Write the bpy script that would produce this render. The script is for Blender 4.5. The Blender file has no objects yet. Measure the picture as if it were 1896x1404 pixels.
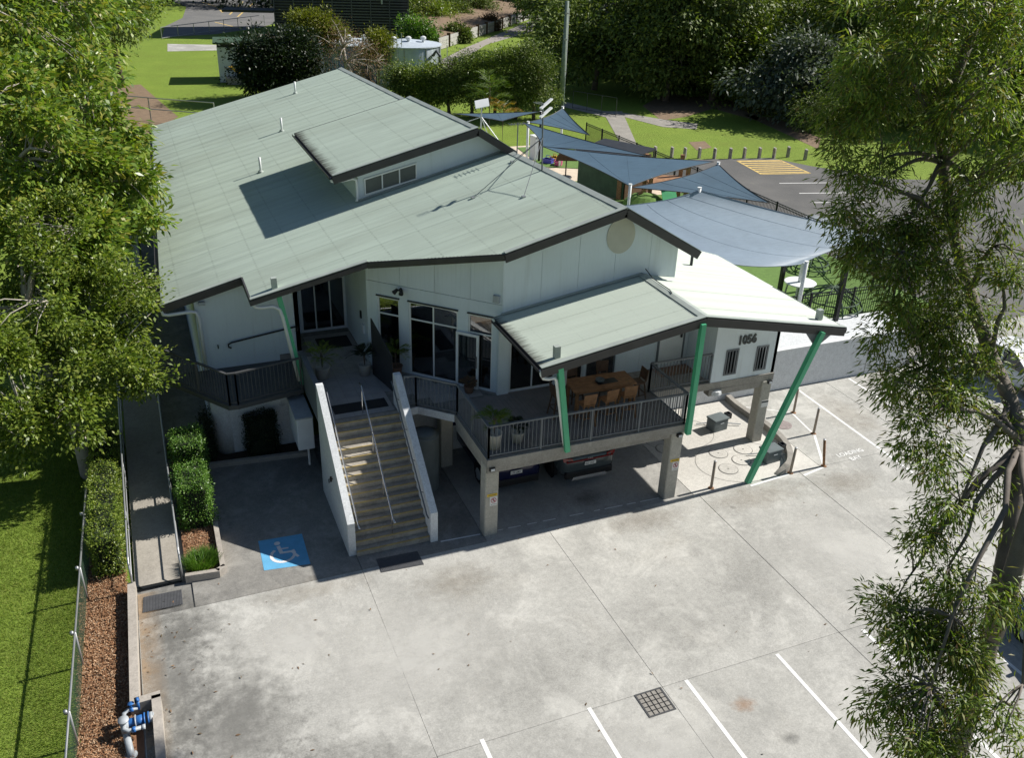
import bpy, math, random
import numpy as np
from mathutils import Vector, Matrix
from math import radians, sin, cos, pi, sqrt, atan2

R = random.Random(7)
NR = np.random.default_rng(7)
scene = bpy.context.scene
COL = scene.collection

# ------------------------------------------------------------------ camera
CAM = Vector((0.0, 0.0, 15.6))
FPX, PITCH, ROLL, AZ = 1653.0, radians(27.07), radians(2.08), radians(23.3)
_f = Vector((0, cos(PITCH), -sin(PITCH))); _u = Vector((0, sin(PITCH), cos(PITCH))); _r = Vector((1, 0, 0))
_a = cos(ROLL) * _r + sin(ROLL) * _u
_b = -sin(ROLL) * _r + cos(ROLL) * _u
_M = Matrix.Rotation(-AZ, 3, 'Z')
_a, _b, _f = _M @ _a, _M @ _b, _M @ _f
cd = bpy.data.cameras.new('camera')
cam = bpy.data.objects.new('camera', cd); COL.objects.link(cam)
cam.matrix_world = Matrix(((_a.x, _b.x, -_f.x, CAM.x), (_a.y, _b.y, -_f.y, CAM.y), (_a.z, _b.z, -_f.z, CAM.z), (0, 0, 0, 1)))
cd.sensor_fit = 'HORIZONTAL'; cd.sensor_width = 36.0; cd.lens = FPX / 1896.0 * 36.0
cd.clip_start = 0.1; cd.clip_end = 2000
scene.camera = cam

# ------------------------------------------------------------------ world and sun
SUN_EL, SUN_AZ = radians(40.0), radians(1.5)      # azimuth measured from +X towards +Y
w = bpy.data.worlds.new('World'); scene.world = w; w.use_nodes = True
nt = w.node_tree; nt.nodes.clear()
sky = nt.nodes.new('ShaderNodeTexSky'); sky.sky_type = 'NISHITA'; sky.sun_disc = False
sky.sun_elevation = SUN_EL; sky.sun_rotation = radians(90) - SUN_AZ
sky.altitude = 50; sky.air_density = 1.15; sky.dust_density = 0.6; sky.ozone_density = 2.5
bg = nt.nodes.new('ShaderNodeBackground'); bg.inputs['Strength'].default_value = 0.050
wo = nt.nodes.new('ShaderNodeOutputWorld')
nt.links.new(sky.outputs[0], bg.inputs[0]); nt.links.new(bg.outputs[0], wo.inputs[0])
sl = bpy.data.lights.new('sun', 'SUN'); sl.energy = 5.0; sl.angle = radians(0.53); sl.color = (1.0, 0.955, 0.885)
so = bpy.data.objects.new('sun', sl); COL.objects.link(so)
sd = Vector((cos(SUN_EL) * cos(SUN_AZ), cos(SUN_EL) * sin(SUN_AZ), sin(SUN_EL)))
so.rotation_euler = sd.to_track_quat('Z', 'Y').to_euler(); so.location = sd * 80
vs = scene.view_settings
vs.view_transform = 'Standard'; vs.look = 'None'; vs.exposure = 0.44; vs.gamma = 1.0; vs.use_curve_mapping = False
scene.cycles.max_bounces = 6; scene.cycles.diffuse_bounces = 2; scene.cycles.transparent_max_bounces = 12

# ------------------------------------------------------------------ materials
MATS = {}
def s2l(c):
    return tuple(((v / 255.0) / 12.92 if v / 255.0 <= 0.04045 else ((v / 255.0 + 0.055) / 1.055) ** 2.4) for v in c)
class NT:
    def __init__(self, name):
        m = bpy.data.materials.new(name); m.use_nodes = True
        self.m = m; self.t = m.node_tree; self.t.nodes.clear()
        self.out = self.n('ShaderNodeOutputMaterial'); self.bs = self.n('ShaderNodeBsdfPrincipled')
        self.l(self.bs.outputs[0], self.out.inputs['Surface'])
        self.geo = self.n('ShaderNodeNewGeometry'); self.pos = self.geo.outputs['Position']
        MATS[name] = m
    def n(self, k, **kw):
        x = self.t.nodes.new(k)
        for a, b in kw.items(): setattr(x, a, b)
        return x
    def l(self, a, b): self.t.links.new(a, b)
    def mapped(self, sc, src=None, rot=(0, 0, 0)):
        m = self.n('ShaderNodeMapping'); m.inputs['Scale'].default_value = sc; m.inputs['Rotation'].default_value = rot
        self.l(src or self.pos, m.inputs['Vector']); return m.outputs[0]
    def noise(self, scale, detail=4, rough=.55, src=None, dist=0):
        x = self.n('ShaderNodeTexNoise'); x.inputs['Scale'].default_value = scale; x.inputs['Detail'].default_value = detail
        x.inputs['Roughness'].default_value = rough; x.inputs['Distortion'].default_value = dist
        self.l(src or self.pos, x.inputs['Vector']); return x.outputs['Fac']
    def ramp(self, fac, stops, interp='LINEAR'):
        x = self.n('ShaderNodeValToRGB'); x.color_ramp.interpolation = interp
        e = x.color_ramp.elements
        while len(e) < len(stops): e.new(0.5)
        for i, (p, c) in enumerate(stops):
            e[i].position = p; e[i].color = (c if len(c) == 4 else (*c, 1)) if not isinstance(c, (int, float)) else (c, c, c, 1)
        self.l(fac, x.inputs[0]); return x.outputs[0]
    def mix(self, fac, a, b, mode='MIX'):
        x = self.n('ShaderNodeMix'); x.data_type = 'RGBA'; x.blend_type = mode
        for s, v in ((x.inputs[0], fac), (x.inputs[6], a), (x.inputs[7], b)):
            if isinstance(v, (int, float)): s.default_value = v
            elif isinstance(v, tuple): s.default_value = (*v[:3], 1)
            else: self.l(v, s)
        return x.outputs[2]
    def math(self, op, a, b=None, c=None):
        x = self.n('ShaderNodeMath'); x.operation = op
        for s, v in zip(x.inputs, (a, b, c)):
            if v is None: continue
            if isinstance(v, (int, float)): s.default_value = v
            else: self.l(v, s)
        return x.outputs[0]
    def sep(self, src=None):
        x = self.n('ShaderNodeSeparateXYZ'); self.l(src or self.pos, x.inputs[0]); return x.outputs
    def bump(self, h, st=.3, dist=.02):
        x = self.n('ShaderNodeBump'); x.inputs['Strength'].default_value = st; x.inputs['Distance'].default_value = dist
        self.l(h, x.inputs['Height']); self.l(x.outputs[0], self.bs.inputs['Normal'])
    def base(self, c):
        if isinstance(c, tuple): self.bs.inputs['Base Color'].default_value = (*c[:3], 1)
        else: self.l(c, self.bs.inputs['Base Color'])
    def set(self, **kw):
        for k, v in kw.items(): self.bs.inputs[k.replace('_', ' ')].default_value = v
        return self

def mat(name, col, rough=.6, var=.18, scale=2.5, bump=0.0, bscale=40, metal=0.0, spec=.4, fine=0.0):
    """plain surface with a two-scale tonal wander, optional grain bump"""
    k = NT(name); k.set(Roughness=rough, Metallic=metal); k.bs.inputs['Specular IOR Level'].default_value = spec
    lo = tuple(c * (1 - var) for c in col); hi = tuple(min(1, c * (1 + var)) for c in col)
    c = k.ramp(k.noise(scale, 5), [(.3, lo), (.7, hi)])
    if fine: c = k.mix(fine, c, k.ramp(k.noise(scale * 22, 3), [(.35, tuple(v * .5 for v in col)), (.65, hi)]))
    k.base(c)
    if bump: k.bump(k.noise(bscale, 3), bump, .01)
    return k.m

def lerp0(a, b, t): return a + (b - a) * t
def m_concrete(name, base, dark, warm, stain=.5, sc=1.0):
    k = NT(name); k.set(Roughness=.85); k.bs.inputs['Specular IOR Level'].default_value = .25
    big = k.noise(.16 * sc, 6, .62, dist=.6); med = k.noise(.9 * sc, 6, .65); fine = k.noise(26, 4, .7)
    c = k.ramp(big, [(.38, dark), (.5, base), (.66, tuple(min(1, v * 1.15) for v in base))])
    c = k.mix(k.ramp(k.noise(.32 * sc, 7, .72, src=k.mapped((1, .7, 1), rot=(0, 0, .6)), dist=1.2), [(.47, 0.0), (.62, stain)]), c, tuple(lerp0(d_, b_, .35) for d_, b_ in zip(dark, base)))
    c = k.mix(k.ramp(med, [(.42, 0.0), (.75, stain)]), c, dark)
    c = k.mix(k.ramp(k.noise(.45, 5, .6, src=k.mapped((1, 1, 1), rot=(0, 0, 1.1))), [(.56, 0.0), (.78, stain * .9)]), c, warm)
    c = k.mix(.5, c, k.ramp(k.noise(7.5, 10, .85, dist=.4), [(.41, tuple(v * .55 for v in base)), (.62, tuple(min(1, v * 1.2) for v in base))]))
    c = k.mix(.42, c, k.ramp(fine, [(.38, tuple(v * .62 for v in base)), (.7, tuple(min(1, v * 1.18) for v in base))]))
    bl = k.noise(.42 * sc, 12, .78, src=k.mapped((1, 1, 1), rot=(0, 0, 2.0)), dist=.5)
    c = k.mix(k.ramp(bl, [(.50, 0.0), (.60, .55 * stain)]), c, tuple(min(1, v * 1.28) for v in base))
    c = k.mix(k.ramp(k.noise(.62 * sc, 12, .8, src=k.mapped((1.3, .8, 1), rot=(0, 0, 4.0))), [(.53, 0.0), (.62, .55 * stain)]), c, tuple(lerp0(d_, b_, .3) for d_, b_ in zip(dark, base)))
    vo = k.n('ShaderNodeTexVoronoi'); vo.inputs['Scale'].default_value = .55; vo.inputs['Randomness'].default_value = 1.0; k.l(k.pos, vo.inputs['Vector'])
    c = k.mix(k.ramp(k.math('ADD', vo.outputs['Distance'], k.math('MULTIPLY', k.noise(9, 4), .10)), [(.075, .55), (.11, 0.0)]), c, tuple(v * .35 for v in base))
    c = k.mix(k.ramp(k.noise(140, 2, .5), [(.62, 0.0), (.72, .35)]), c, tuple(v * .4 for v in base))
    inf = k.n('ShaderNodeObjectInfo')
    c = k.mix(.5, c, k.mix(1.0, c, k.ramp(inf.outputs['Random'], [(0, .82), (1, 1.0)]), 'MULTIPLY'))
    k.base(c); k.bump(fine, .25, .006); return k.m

def m_grass(name):
    k = NT(name); k.set(Roughness=.9); k.bs.inputs['Specular IOR Level'].default_value = .15
    c = k.ramp(k.noise(.22, 6, .65), [(.33, (.16, .21, .035)), (.5, (.17, .27, .035)), (.68, (.24, .33, .05))])
    c = k.mix(k.ramp(k.noise(1.6, 5, .7), [(.56, 0.0), (.8, .55)]), c, (.20, .17, .075))
    c = k.mix(.6, c, k.ramp(k.noise(11, 4, .75), [(.3, (.08, .12, .018)), (.7, (.29, .38, .07))]))
    k.base(c); k.bump(k.noise(30, 4, .8), .8, .05); return k.m

def m_asphalt(name, v=.09):
    k = NT(name); k.set(Roughness=.9); k.bs.inputs['Specular IOR Level'].default_value = .2
    c = k.ramp(k.noise(.25, 6, .6), [(.35, (v * .8, v * .8, v * .78)), (.65, (v * 1.25, v * 1.22, v * 1.15))])
    c = k.mix(.4, c, k.ramp(k.noise(45, 3), [(.35, (v * .5,) * 3), (.7, (v * 1.6,) * 3)]))
    c = k.mix(k.ramp(k.noise(1.1, 5), [(.6, 0.0), (.8, .4)]), c, (v * 2, v * 1.9, v * 1.6))
    k.base(c); k.bump(k.noise(80, 2), .3, .01); return k.m

def m_roof(name, base, rows=1.2, grime=.5, rowoff=0.0, rowk=1.0, lap=0.0, edges=(), lapk=1.0):
    """painted corrugated steel: dust streaks down the slope (X), rows of screw stains along the purlins"""
    k = NT(name); k.set(Roughness=.55); k.bs.inputs['Specular IOR Level'].default_value = .35
    st = k.noise(1.0, 5, .6, src=k.mapped((.16, 2.2, .16)))
    st2 = k.noise(1.0, 4, .6, src=k.mapped((.5, 9.0, .5)))
    c = k.ramp(st, [(.3, tuple(v * (1 - .36 * grime) for v in base)), (.55, base), (.8, tuple(min(1, v * 1.1) for v in base))])
    c = k.mix(.35, c, k.ramp(st2, [(.3, tuple(v * (1 - .52 * grime) for v in base)), (.7, tuple(min(1, v * 1.12) for v in base))]))
    g = k.ramp(k.noise(.12, 5, .65, src=k.mapped((.55, 1.9, .5))), [(.5, 0.0), (.75, grime * .8)])
    c = k.mix(g, c, (.20, .20, .14))
    c = k.mix(k.ramp(k.noise(.33, 5, .6), [(.5, 0.0), (.75, grime * .55)]), c, tuple(v * .62 for v in base))
    s = k.sep()
    fx = k.math('ABSOLUTE', k.math('SUBTRACT', k.math('FRACT', k.math('DIVIDE', k.math('ADD', s[0], rowoff), rows)), .5))
    row = k.math('LESS_THAN', fx, .022)
    fy = k.math('ABSOLUTE', k.math('SUBTRACT', k.math('FRACT', k.math('DIVIDE', s[1], .19)), .5))
    dot = k.math('LESS_THAN', fy, .24)
    wob = k.ramp(k.noise(3.0, 3), [(.35, .12 * rowk), (.65, .6 * rowk)])
    c = k.mix(k.math('MULTIPLY', k.math('MULTIPLY', row, k.math('ADD', k.math('MULTIPLY', dot, .7), .3)), wob), c, tuple(v * .42 for v in base))
    for (xe, wd, zmin, amt) in edges:      # mould and leaf grime gathered above a gutter, fingering up the ribs
        near = k.math('SUBTRACT', 1.0, k.math('MINIMUM', k.math('MAXIMUM', k.math('DIVIDE', k.math('SUBTRACT', s[0], xe), wd), 0.0), 1.0))
        fing = k.noise(1.0, 5, .7, src=k.mapped((1.2, 13.0, 1.0)))
        g2 = k.ramp(k.math('ADD', k.math('MULTIPLY', near, .62), k.math('MULTIPLY', fing, .6)), [(.66, 0.0), (.9, amt)])
        c = k.mix(k.math('MULTIPLY', g2, k.math('GREATER_THAN', s[2], zmin)), c, (.06, .062, .05))
    lf = k.math('FRACT', k.math('DIVIDE', k.math('SUBTRACT', s[1], lap), .762))
    c = k.mix(k.math('MULTIPLY', k.math('LESS_THAN', lf, .035), k.ramp(k.noise(1.3, 4), [(.3, .08 * lapk), (.65, .34 * lapk)])), c, tuple(v * .5 for v in base))
    k.base(c); return k.m

def m_cladding(name, base, axis, pitch=.15):
    """vertical-groove sheet cladding; the groove is a fine relief in the board"""
    k = NT(name); k.set(Roughness=.62); k.bs.inputs['Specular IOR Level'].default_value = .3
    s = k.sep()
    if axis == 'x': u = s[0]
    elif axis == 'y': u = s[1]
    else: u = k.math('MULTIPLY', k.math('SUBTRACT', s[0], s[1]), .7071)
    fr = k.math('ABSOLUTE', k.math('SUBTRACT', k.math('FRACT', k.math('DIVIDE', u, pitch)), .5))
    gr = k.math('SMOOTH_MIN', k.math('MULTIPLY', fr, 14.0), 1.0, .1)
    c = k.ramp(k.noise(.7, 5), [(.3, tuple(v * .9 for v in base)), (.7, base)])
    c = k.mix(k.ramp(k.noise(1.0, 4, src=k.mapped((5, 5, .4))), [(.55, 0.0), (.8, .22)]), c, (.33, .34, .30))
    k.base(c); k.bump(gr, .4, .010); return k.m

def m_leaf(name, cols, rough=.5, trans=.35, spec=.35):
    k = NT(name); k.set(Roughness=rough); k.bs.inputs['Specular IOR Level'].default_value = spec
    rnd = k.geo.outputs['Random Per Island']
    n = len(cols)
    c = k.ramp(rnd, [(i / max(1, n - 1), cc) for i, cc in enumerate(cols)])
    c = k.mix(.55, c, k.mix(1.0, c, k.ramp(k.noise(.55, 4), [(.3, .6), (.7, 1.25)]), 'MULTIPLY'))
    k.base(c)
    tr = k.n('ShaderNodeBsdfTranslucent'); k.l(k.mix(1.0, c, (1.25, 1.35, .5), 'MULTIPLY'), tr.inputs[0])
    mx = k.n('ShaderNodeMixShader'); mx.inputs[0].default_value = trans
    k.l(k.bs.outputs[0], mx.inputs[1]); k.l(tr.outputs[0], mx.inputs[2]); k.l(mx.outputs[0], k.out.inputs['Surface'])
    return k.m

def m_sail(name, col):
    k = NT(name); k.set(Roughness=.55); k.bs.inputs['Specular IOR Level'].default_value = .35
    c = k.ramp(k.noise(.8, 5, .6), [(.3, tuple(v * .88 for v in col)), (.7, tuple(v * 1.1 for v in col))])
    c = k.mix(.25, c, k.ramp(k.noise(1.0, 3, src=k.mapped((3, 60, 3), rot=(0, 0, .5))), [(.35, tuple(v * .7 for v in col)), (.65, tuple(v * 1.25 for v in col))]))
    k.base(c); k.bump(k.noise(2.4, 3, src=k.mapped((.5, 3, 1), rot=(0, 0, .9))), .25, .05)
    tr = k.n('ShaderNodeBsdfTranslucent'); k.l(c, tr.inputs[0]); mx = k.n('ShaderNodeMixShader'); mx.inputs[0].default_value = .22
    k.l(k.bs.outputs[0], mx.inputs[1]); k.l(tr.outputs[0], mx.inputs[2]); k.l(mx.outputs[0], k.out.inputs['Surface']); return k.m

def m_film(name, col, amt=.8, sc=1.6):
    """thin stain lying on the concrete, fading out from its middle with a ragged edge"""
    k = NT(name); k.set(Roughness=.95); k.base(col)
    tc = k.n('ShaderNodeTexCoord'); v = k.n('ShaderNodeVectorMath'); v.operation = 'SUBTRACT'; v.inputs[1].default_value = (.5, .5, 0); k.l(tc.outputs['Generated'], v.inputs[0])
    fl = k.n('ShaderNodeVectorMath'); fl.operation = 'MULTIPLY'; fl.inputs[1].default_value = (1, 1, 0); k.l(v.outputs[0], fl.inputs[0])
    ln = k.n('ShaderNodeVectorMath'); ln.operation = 'LENGTH'; k.l(fl.outputs[0], ln.inputs[0])
    e = k.math('ADD', k.math('MULTIPLY', ln.outputs['Value'], 1.0), k.math('MULTIPLY', k.math('SUBTRACT', k.noise(sc, 10, .72), .5), .9))
    fa = k.ramp(e, [(.05, amt), (.42, 0.0)])
    t = k.n('ShaderNodeBsdfTransparent'); mx = k.n('ShaderNodeMixShader'); k.l(fa, mx.inputs[0]); k.l(t.outputs[0], mx.inputs[1]); k.l(k.bs.outputs[0], mx.inputs[2]); k.l(mx.outputs[0], k.out.inputs['Surface']); return k.m

def m_glass(name, tint=(.30, .36, .36), lo=.06, hi=.9):
    k = NT(name); k.t.nodes.remove(k.bs)
    tr = k.n('ShaderNodeBsdfTransparent'); tr.inputs[0].default_value = (*tint, 1)
    gl = k.n('ShaderNodeBsdfGlossy'); gl.inputs['Roughness'].default_value = .02
    fr = k.n('ShaderNodeFresnel'); fr.inputs[0].default_value = 1.7
    mx = k.n('ShaderNodeMixShader'); k.l(k.math('MINIMUM', k.math('ADD', fr.outputs[0], lo), hi), mx.inputs[0])
    k.l(tr.outputs[0], mx.inputs[1]); k.l(gl.outputs[0], mx.inputs[2]); k.l(mx.outputs[0], k.out.inputs['Surface'])
    return k.m

m_concrete('concrete', (.52, .512, .475), (.19, .188, .175), (.35, .31, .245), .85)
m_concrete('concrete_dirt_shade', (.31, .30, .275), (.075, .076, .078), (.28, .22, .155), .85, 2)  # dirt, with the shade of bay and undercroft put into its dark tones
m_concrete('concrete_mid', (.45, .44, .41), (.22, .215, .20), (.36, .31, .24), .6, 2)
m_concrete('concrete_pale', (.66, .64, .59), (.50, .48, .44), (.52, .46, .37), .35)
m_concrete('concrete_old', (.36, .34, .305), (.19, .18, .16), (.24, .20, .15), .75, 3)
m_concrete('concrete_ramp', (.40, .37, .32), (.27, .25, .22), (.31, .25, .19), .5, 2)
m_concrete('render_white', (.77, .795, .81), (.66, .69, .70), (.62, .60, .54), .16)
m_grass('grass'); m_asphalt('asphalt', .13); m_asphalt('asphalt_worn', .17)
m_roof('roof_main', (.47, .552, .475), grime=.4, lap=22.17, lapk=.3, rowk=.75, edges=((6.0, .9, 7.6, .95), (0.0, 5.5, 0.0, .22), (11.6, -1.5, 8.7, .3))); m_roof('roof_verandah', (.465, .525, .455), .95, .14, .3, .25, 19.0, ((9.0, .8, 0.0, .9),))
m_cladding('cladding_x', (.70, .775, .82), 'x'); m_cladding('cladding_y', (.70, .775, .82), 'y'); m_cladding('cladding_d', (.70, .775, .82), 'd')
m_concrete('stair_concrete', (.40, .37, .32), (.17, .15, .13), (.26, .20, .14), .85, 5)
mat('white_paint', (.76, .78, .78), .45, .06); mat('white_pipe', (.72, .74, .74), .35, .06); mat('road_paint', (.80, .80, .78), .75, .10, 6, fine=.35)
mat('fascia', (.052, .050, .052), .5, .15); mat('roof_trim', (.36, .40, .37), .5, .12); mat('dark_trim', (.03, .032, .036), .5)
mat('rail_dark', (.07, .072, .075), .5, .12); mat('rail_grey', (.135, .15, .165), .45, .12); mat('rail_galv', (.40, .41, .42), .4, .12, metal=.6); mat('steel', (.62, .62, .62), .22, .06, metal=1.0)
mat('green_post', (.085, .44, .235), .42, .07); mat('timber', (.25, .125, .055), .55, .35, 7, fine=.3); mat('timber_dark', (.10, .055, .032), .55, .3, 6)
mat('timber_play', (.30, .16, .08), .65, .3, 5); mat('timber_grey', (.30, .28, .25), .8, .3, 6, bump=.3)
m_sail('sail_blue', (.085, .145, .21)); m_sail('sail_pale', (.25, .32, .40))
mat('rubber', (.022, .022, .024), .75, .2); mat('mat_grey', (.085, .088, .095), .8, .2, 8, fine=.4); mat('black_metal', (.014, .015, .017), .4, .1)
mat('rust', (.24, .13, .065), .8, .45, 14, bump=.3); mat('rust_post', (.30, .25, .20), .75, .4, 9, fine=.5)
mat('yellow_nosing', (.37, .285, .125), .75, .35, 7, fine=.4); mat('yellow_paint', (.62, .45, .16), .8, .25, 3, fine=.4)
mat('yellow_sign', (.75, .50, .03), .5, .05); mat('blue_paint', (.13, .41, .66), .75, .10, 4, fine=.15); mat('pink_paint', (.80, .76, .74), .75, .12)
mat('red_sign', (.45, .05, .09), .5, .05); mat('letter_black', (.05, .058, .06), .5, .1); mat('plate_white', (.70, .70, .68), .5, .05)
mat('pot_pale', (.46, .44, .40), .7, .15); mat('pot_brown', (.22, .13, .09), .7, .2); mat('soil', (.05, .035, .025), .9, .3, 9)
mat('tile_floor', (.34, .33, .32), .5, .12, 3); mat('deck_floor', (.21, .20, .195), .65, .15, 2.5); mat('interior', (.36, .35, .33), .8, .2)
mat('interior_dark', (.06, .055, .05), .8, .2); mat('turf', (.125, .22, .05), .95, .2, 6, bump=.6, bscale=80, fine=.3); mat('sand', (.62, .52, .40), .95, .12, 3, bump=.3)
mat('mulch_base', (.24, .125, .07), .95, .4, 9, bump=.8, bscale=35, fine=.6); mat('dirt', (.22, .155, .10), .95, .3, 2, bump=.5, bscale=20, fine=.5)
mat('gravel', (.34, .31, .28), .95, .2, 1.2, bump=.5, bscale=25, fine=.4)
mat('bark_pale', (.42, .38, .33), .85, .3, 5, bump=.5, bscale=18, fine=.3); mat('bark_euc', (.17, .145, .125), .8, .35, 3.5, bump=.4, bscale=14, fine=.3)
mat('bark_dark', (.12, .095, .075), .9, .3, 5, bump=.5); mat('twig', (.46, .42, .37), .85, .2)
mat('tank_steel', (.46, .52, .56), .32, .12, 1.5, metal=.75); mat('slat_grey', (.085, .09, .105), .6, .15); mat('shed_wall', (.62, .66, .70), .6, .06)
mat('green_panel', (.045, .085, .05), .7, .2); mat('toy_blue', (.08, .08, .42), .5, .1); mat('toy_yellow', (.75, .42, .04), .5, .1); mat('toy_green', (.05, .30, .12), .5, .1); mat('toy_pink', (.55, .10, .22), .5, .1)
mat('valve_blue', (.03, .14, .40), .45, .12, 8); mat('valve_grey', (.38, .41, .43), .45, .12, 6); mat('pit_grey', (.12, .145, .15), .6, .15); mat('manhole', (.27, .23, .22), .85, .2, 12)
mat('sandstain', (.36, .27, .18), .9, .3, 4); mat('joint_dark', (.20, .195, .18), .9, .3, 6); mat('faux_patch', (.50, .49, .42), .6, .06)
mat('car_purple', (.012, .014, .05), .2, .05, spec=.6); mat('car_teal', (.06, .075, .08), .22, .05, spec=.6); mat('car_white', (.78, .79, .80), .22, .04, spec=.6)
mat('car_silver', (.46, .49, .52), .22, .05, metal=.3, spec=.6); mat('car_navy', (.02, .035, .09), .2, .05, spec=.6); mat('car_black', (.012, .012, .013), .5, .1)
mat('tail_red', (.20, .010, .012), .2, .05, spec=.7); mat('chrome', (.62, .63, .64), .25, .04, metal=.9); mat('headlamp', (.62, .65, .68), .15, .05, spec=.7)
mat('pole_green', (.24, .29, .245), .85, .2, 4, fine=.3); mat('sleeper', (.42, .41, .39), .9, .2, 2, fine=.3)
k = NT('dirt_film'); k.set(Roughness=.95); k.base((.34, .25, .165))
_tr = k.n('ShaderNodeBsdfTransparent'); _mx = k.n('ShaderNodeMixShader'); _s = k.sep()
_fa = k.math('MULTIPLY', k.ramp(k.math('ADD', _s[0], 2.0), [(.42, 1.0), (.95, 0.0)]), k.ramp(k.noise(2.2, 5, .7), [(.3, .2), (.65, .95)]))
k.l(_fa, _mx.inputs[0]); k.l(_tr.outputs[0], _mx.inputs[1]); k.l(k.bs.outputs[0], _mx.inputs[2]); k.l(_mx.outputs[0], k.out.inputs['Surface'])
m_glass('glass_dark', (.26, .30, .31), .10); m_glass('glass_window', (.48, .54, .54), .16); mat('frosted', (.10, .115, .11), .35, .1)
m_film('stain_dark', (.17, .168, .155), .5, 2.8); m_film('stain_soft', (.24, .235, .215), .16, 3.0); m_film('stain_brown', (.27, .225, .165), .24, 2.6); m_film('stain_oil', (.06, .06, .06), .34, 5); m_film('stain_rust', (.42, .20, .07), .34, 5); m_film('bleach', (.66, .65, .61), .5, 2.6)
m_leaf('leaf_left', [(.06, .115, .018), (.12, .21, .03), (.19, .285, .042), (.27, .34, .055), (.32, .29, .06)], .38, .34, .45)
m_leaf('leaf_small', [(.075, .125, .018), (.135, .20, .028), (.20, .275, .04), (.29, .33, .055)], .42, .32, .4)
m_leaf('leaf_euc', [(.06, .11, .022), (.11, .18, .035), (.17, .245, .045), (.26, .31, .055), (.14, .09, .04)], .45, .36, .35)
m_leaf('leaf_far', [(.055, .088, .022), (.10, .15, .036), (.155, .21, .048), (.22, .26, .06)], .55, .2, .25)
m_leaf('leaf_grey', [(.06, .085, .06), (.085, .115, .08), (.12, .15, .11)], .55, .2, .3)
m_leaf('leaf_yellow', [(.09, .12, .015), (.16, .18, .02), (.20, .21, .03)], .5, .3)
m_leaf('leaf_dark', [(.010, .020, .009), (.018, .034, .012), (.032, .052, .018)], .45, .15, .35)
m_leaf('leaf_hedge', [(.05, .12, .015), (.08, .19, .024), (.13, .25, .035), (.19, .30, .07)], .42, .25, .45)
m_leaf('leaf_palm', [(.05, .10, .012), (.10, .17, .02), (.17, .22, .025)], .45, .3)
m_leaf('leaf_gold', [(.30, .20, .02), (.42, .20, .015), (.26, .24, .03)], .5, .3)
m_leaf('leaf_dry', [(.16, .10, .06), (.24, .15, .09), (.12, .09, .05)], .8, .1, .15)
m_leaf('grass_blade', [(.12, .18, .026), (.18, .265, .038), (.25, .33, .055), (.33, .34, .10)], .6, .35, .2)
m_leaf('chip', [(.16, .078, .04), (.28, .145, .075), (.40, .235, .13), (.50, .37, .25)], .9, .0, .1)
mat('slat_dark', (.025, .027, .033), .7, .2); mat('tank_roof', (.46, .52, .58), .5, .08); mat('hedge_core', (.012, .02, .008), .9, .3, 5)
mat('sail_seam', (.20, .26, .33), .7)
mat('sail_seam_dark', (.05, .09, .14), .7)
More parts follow.
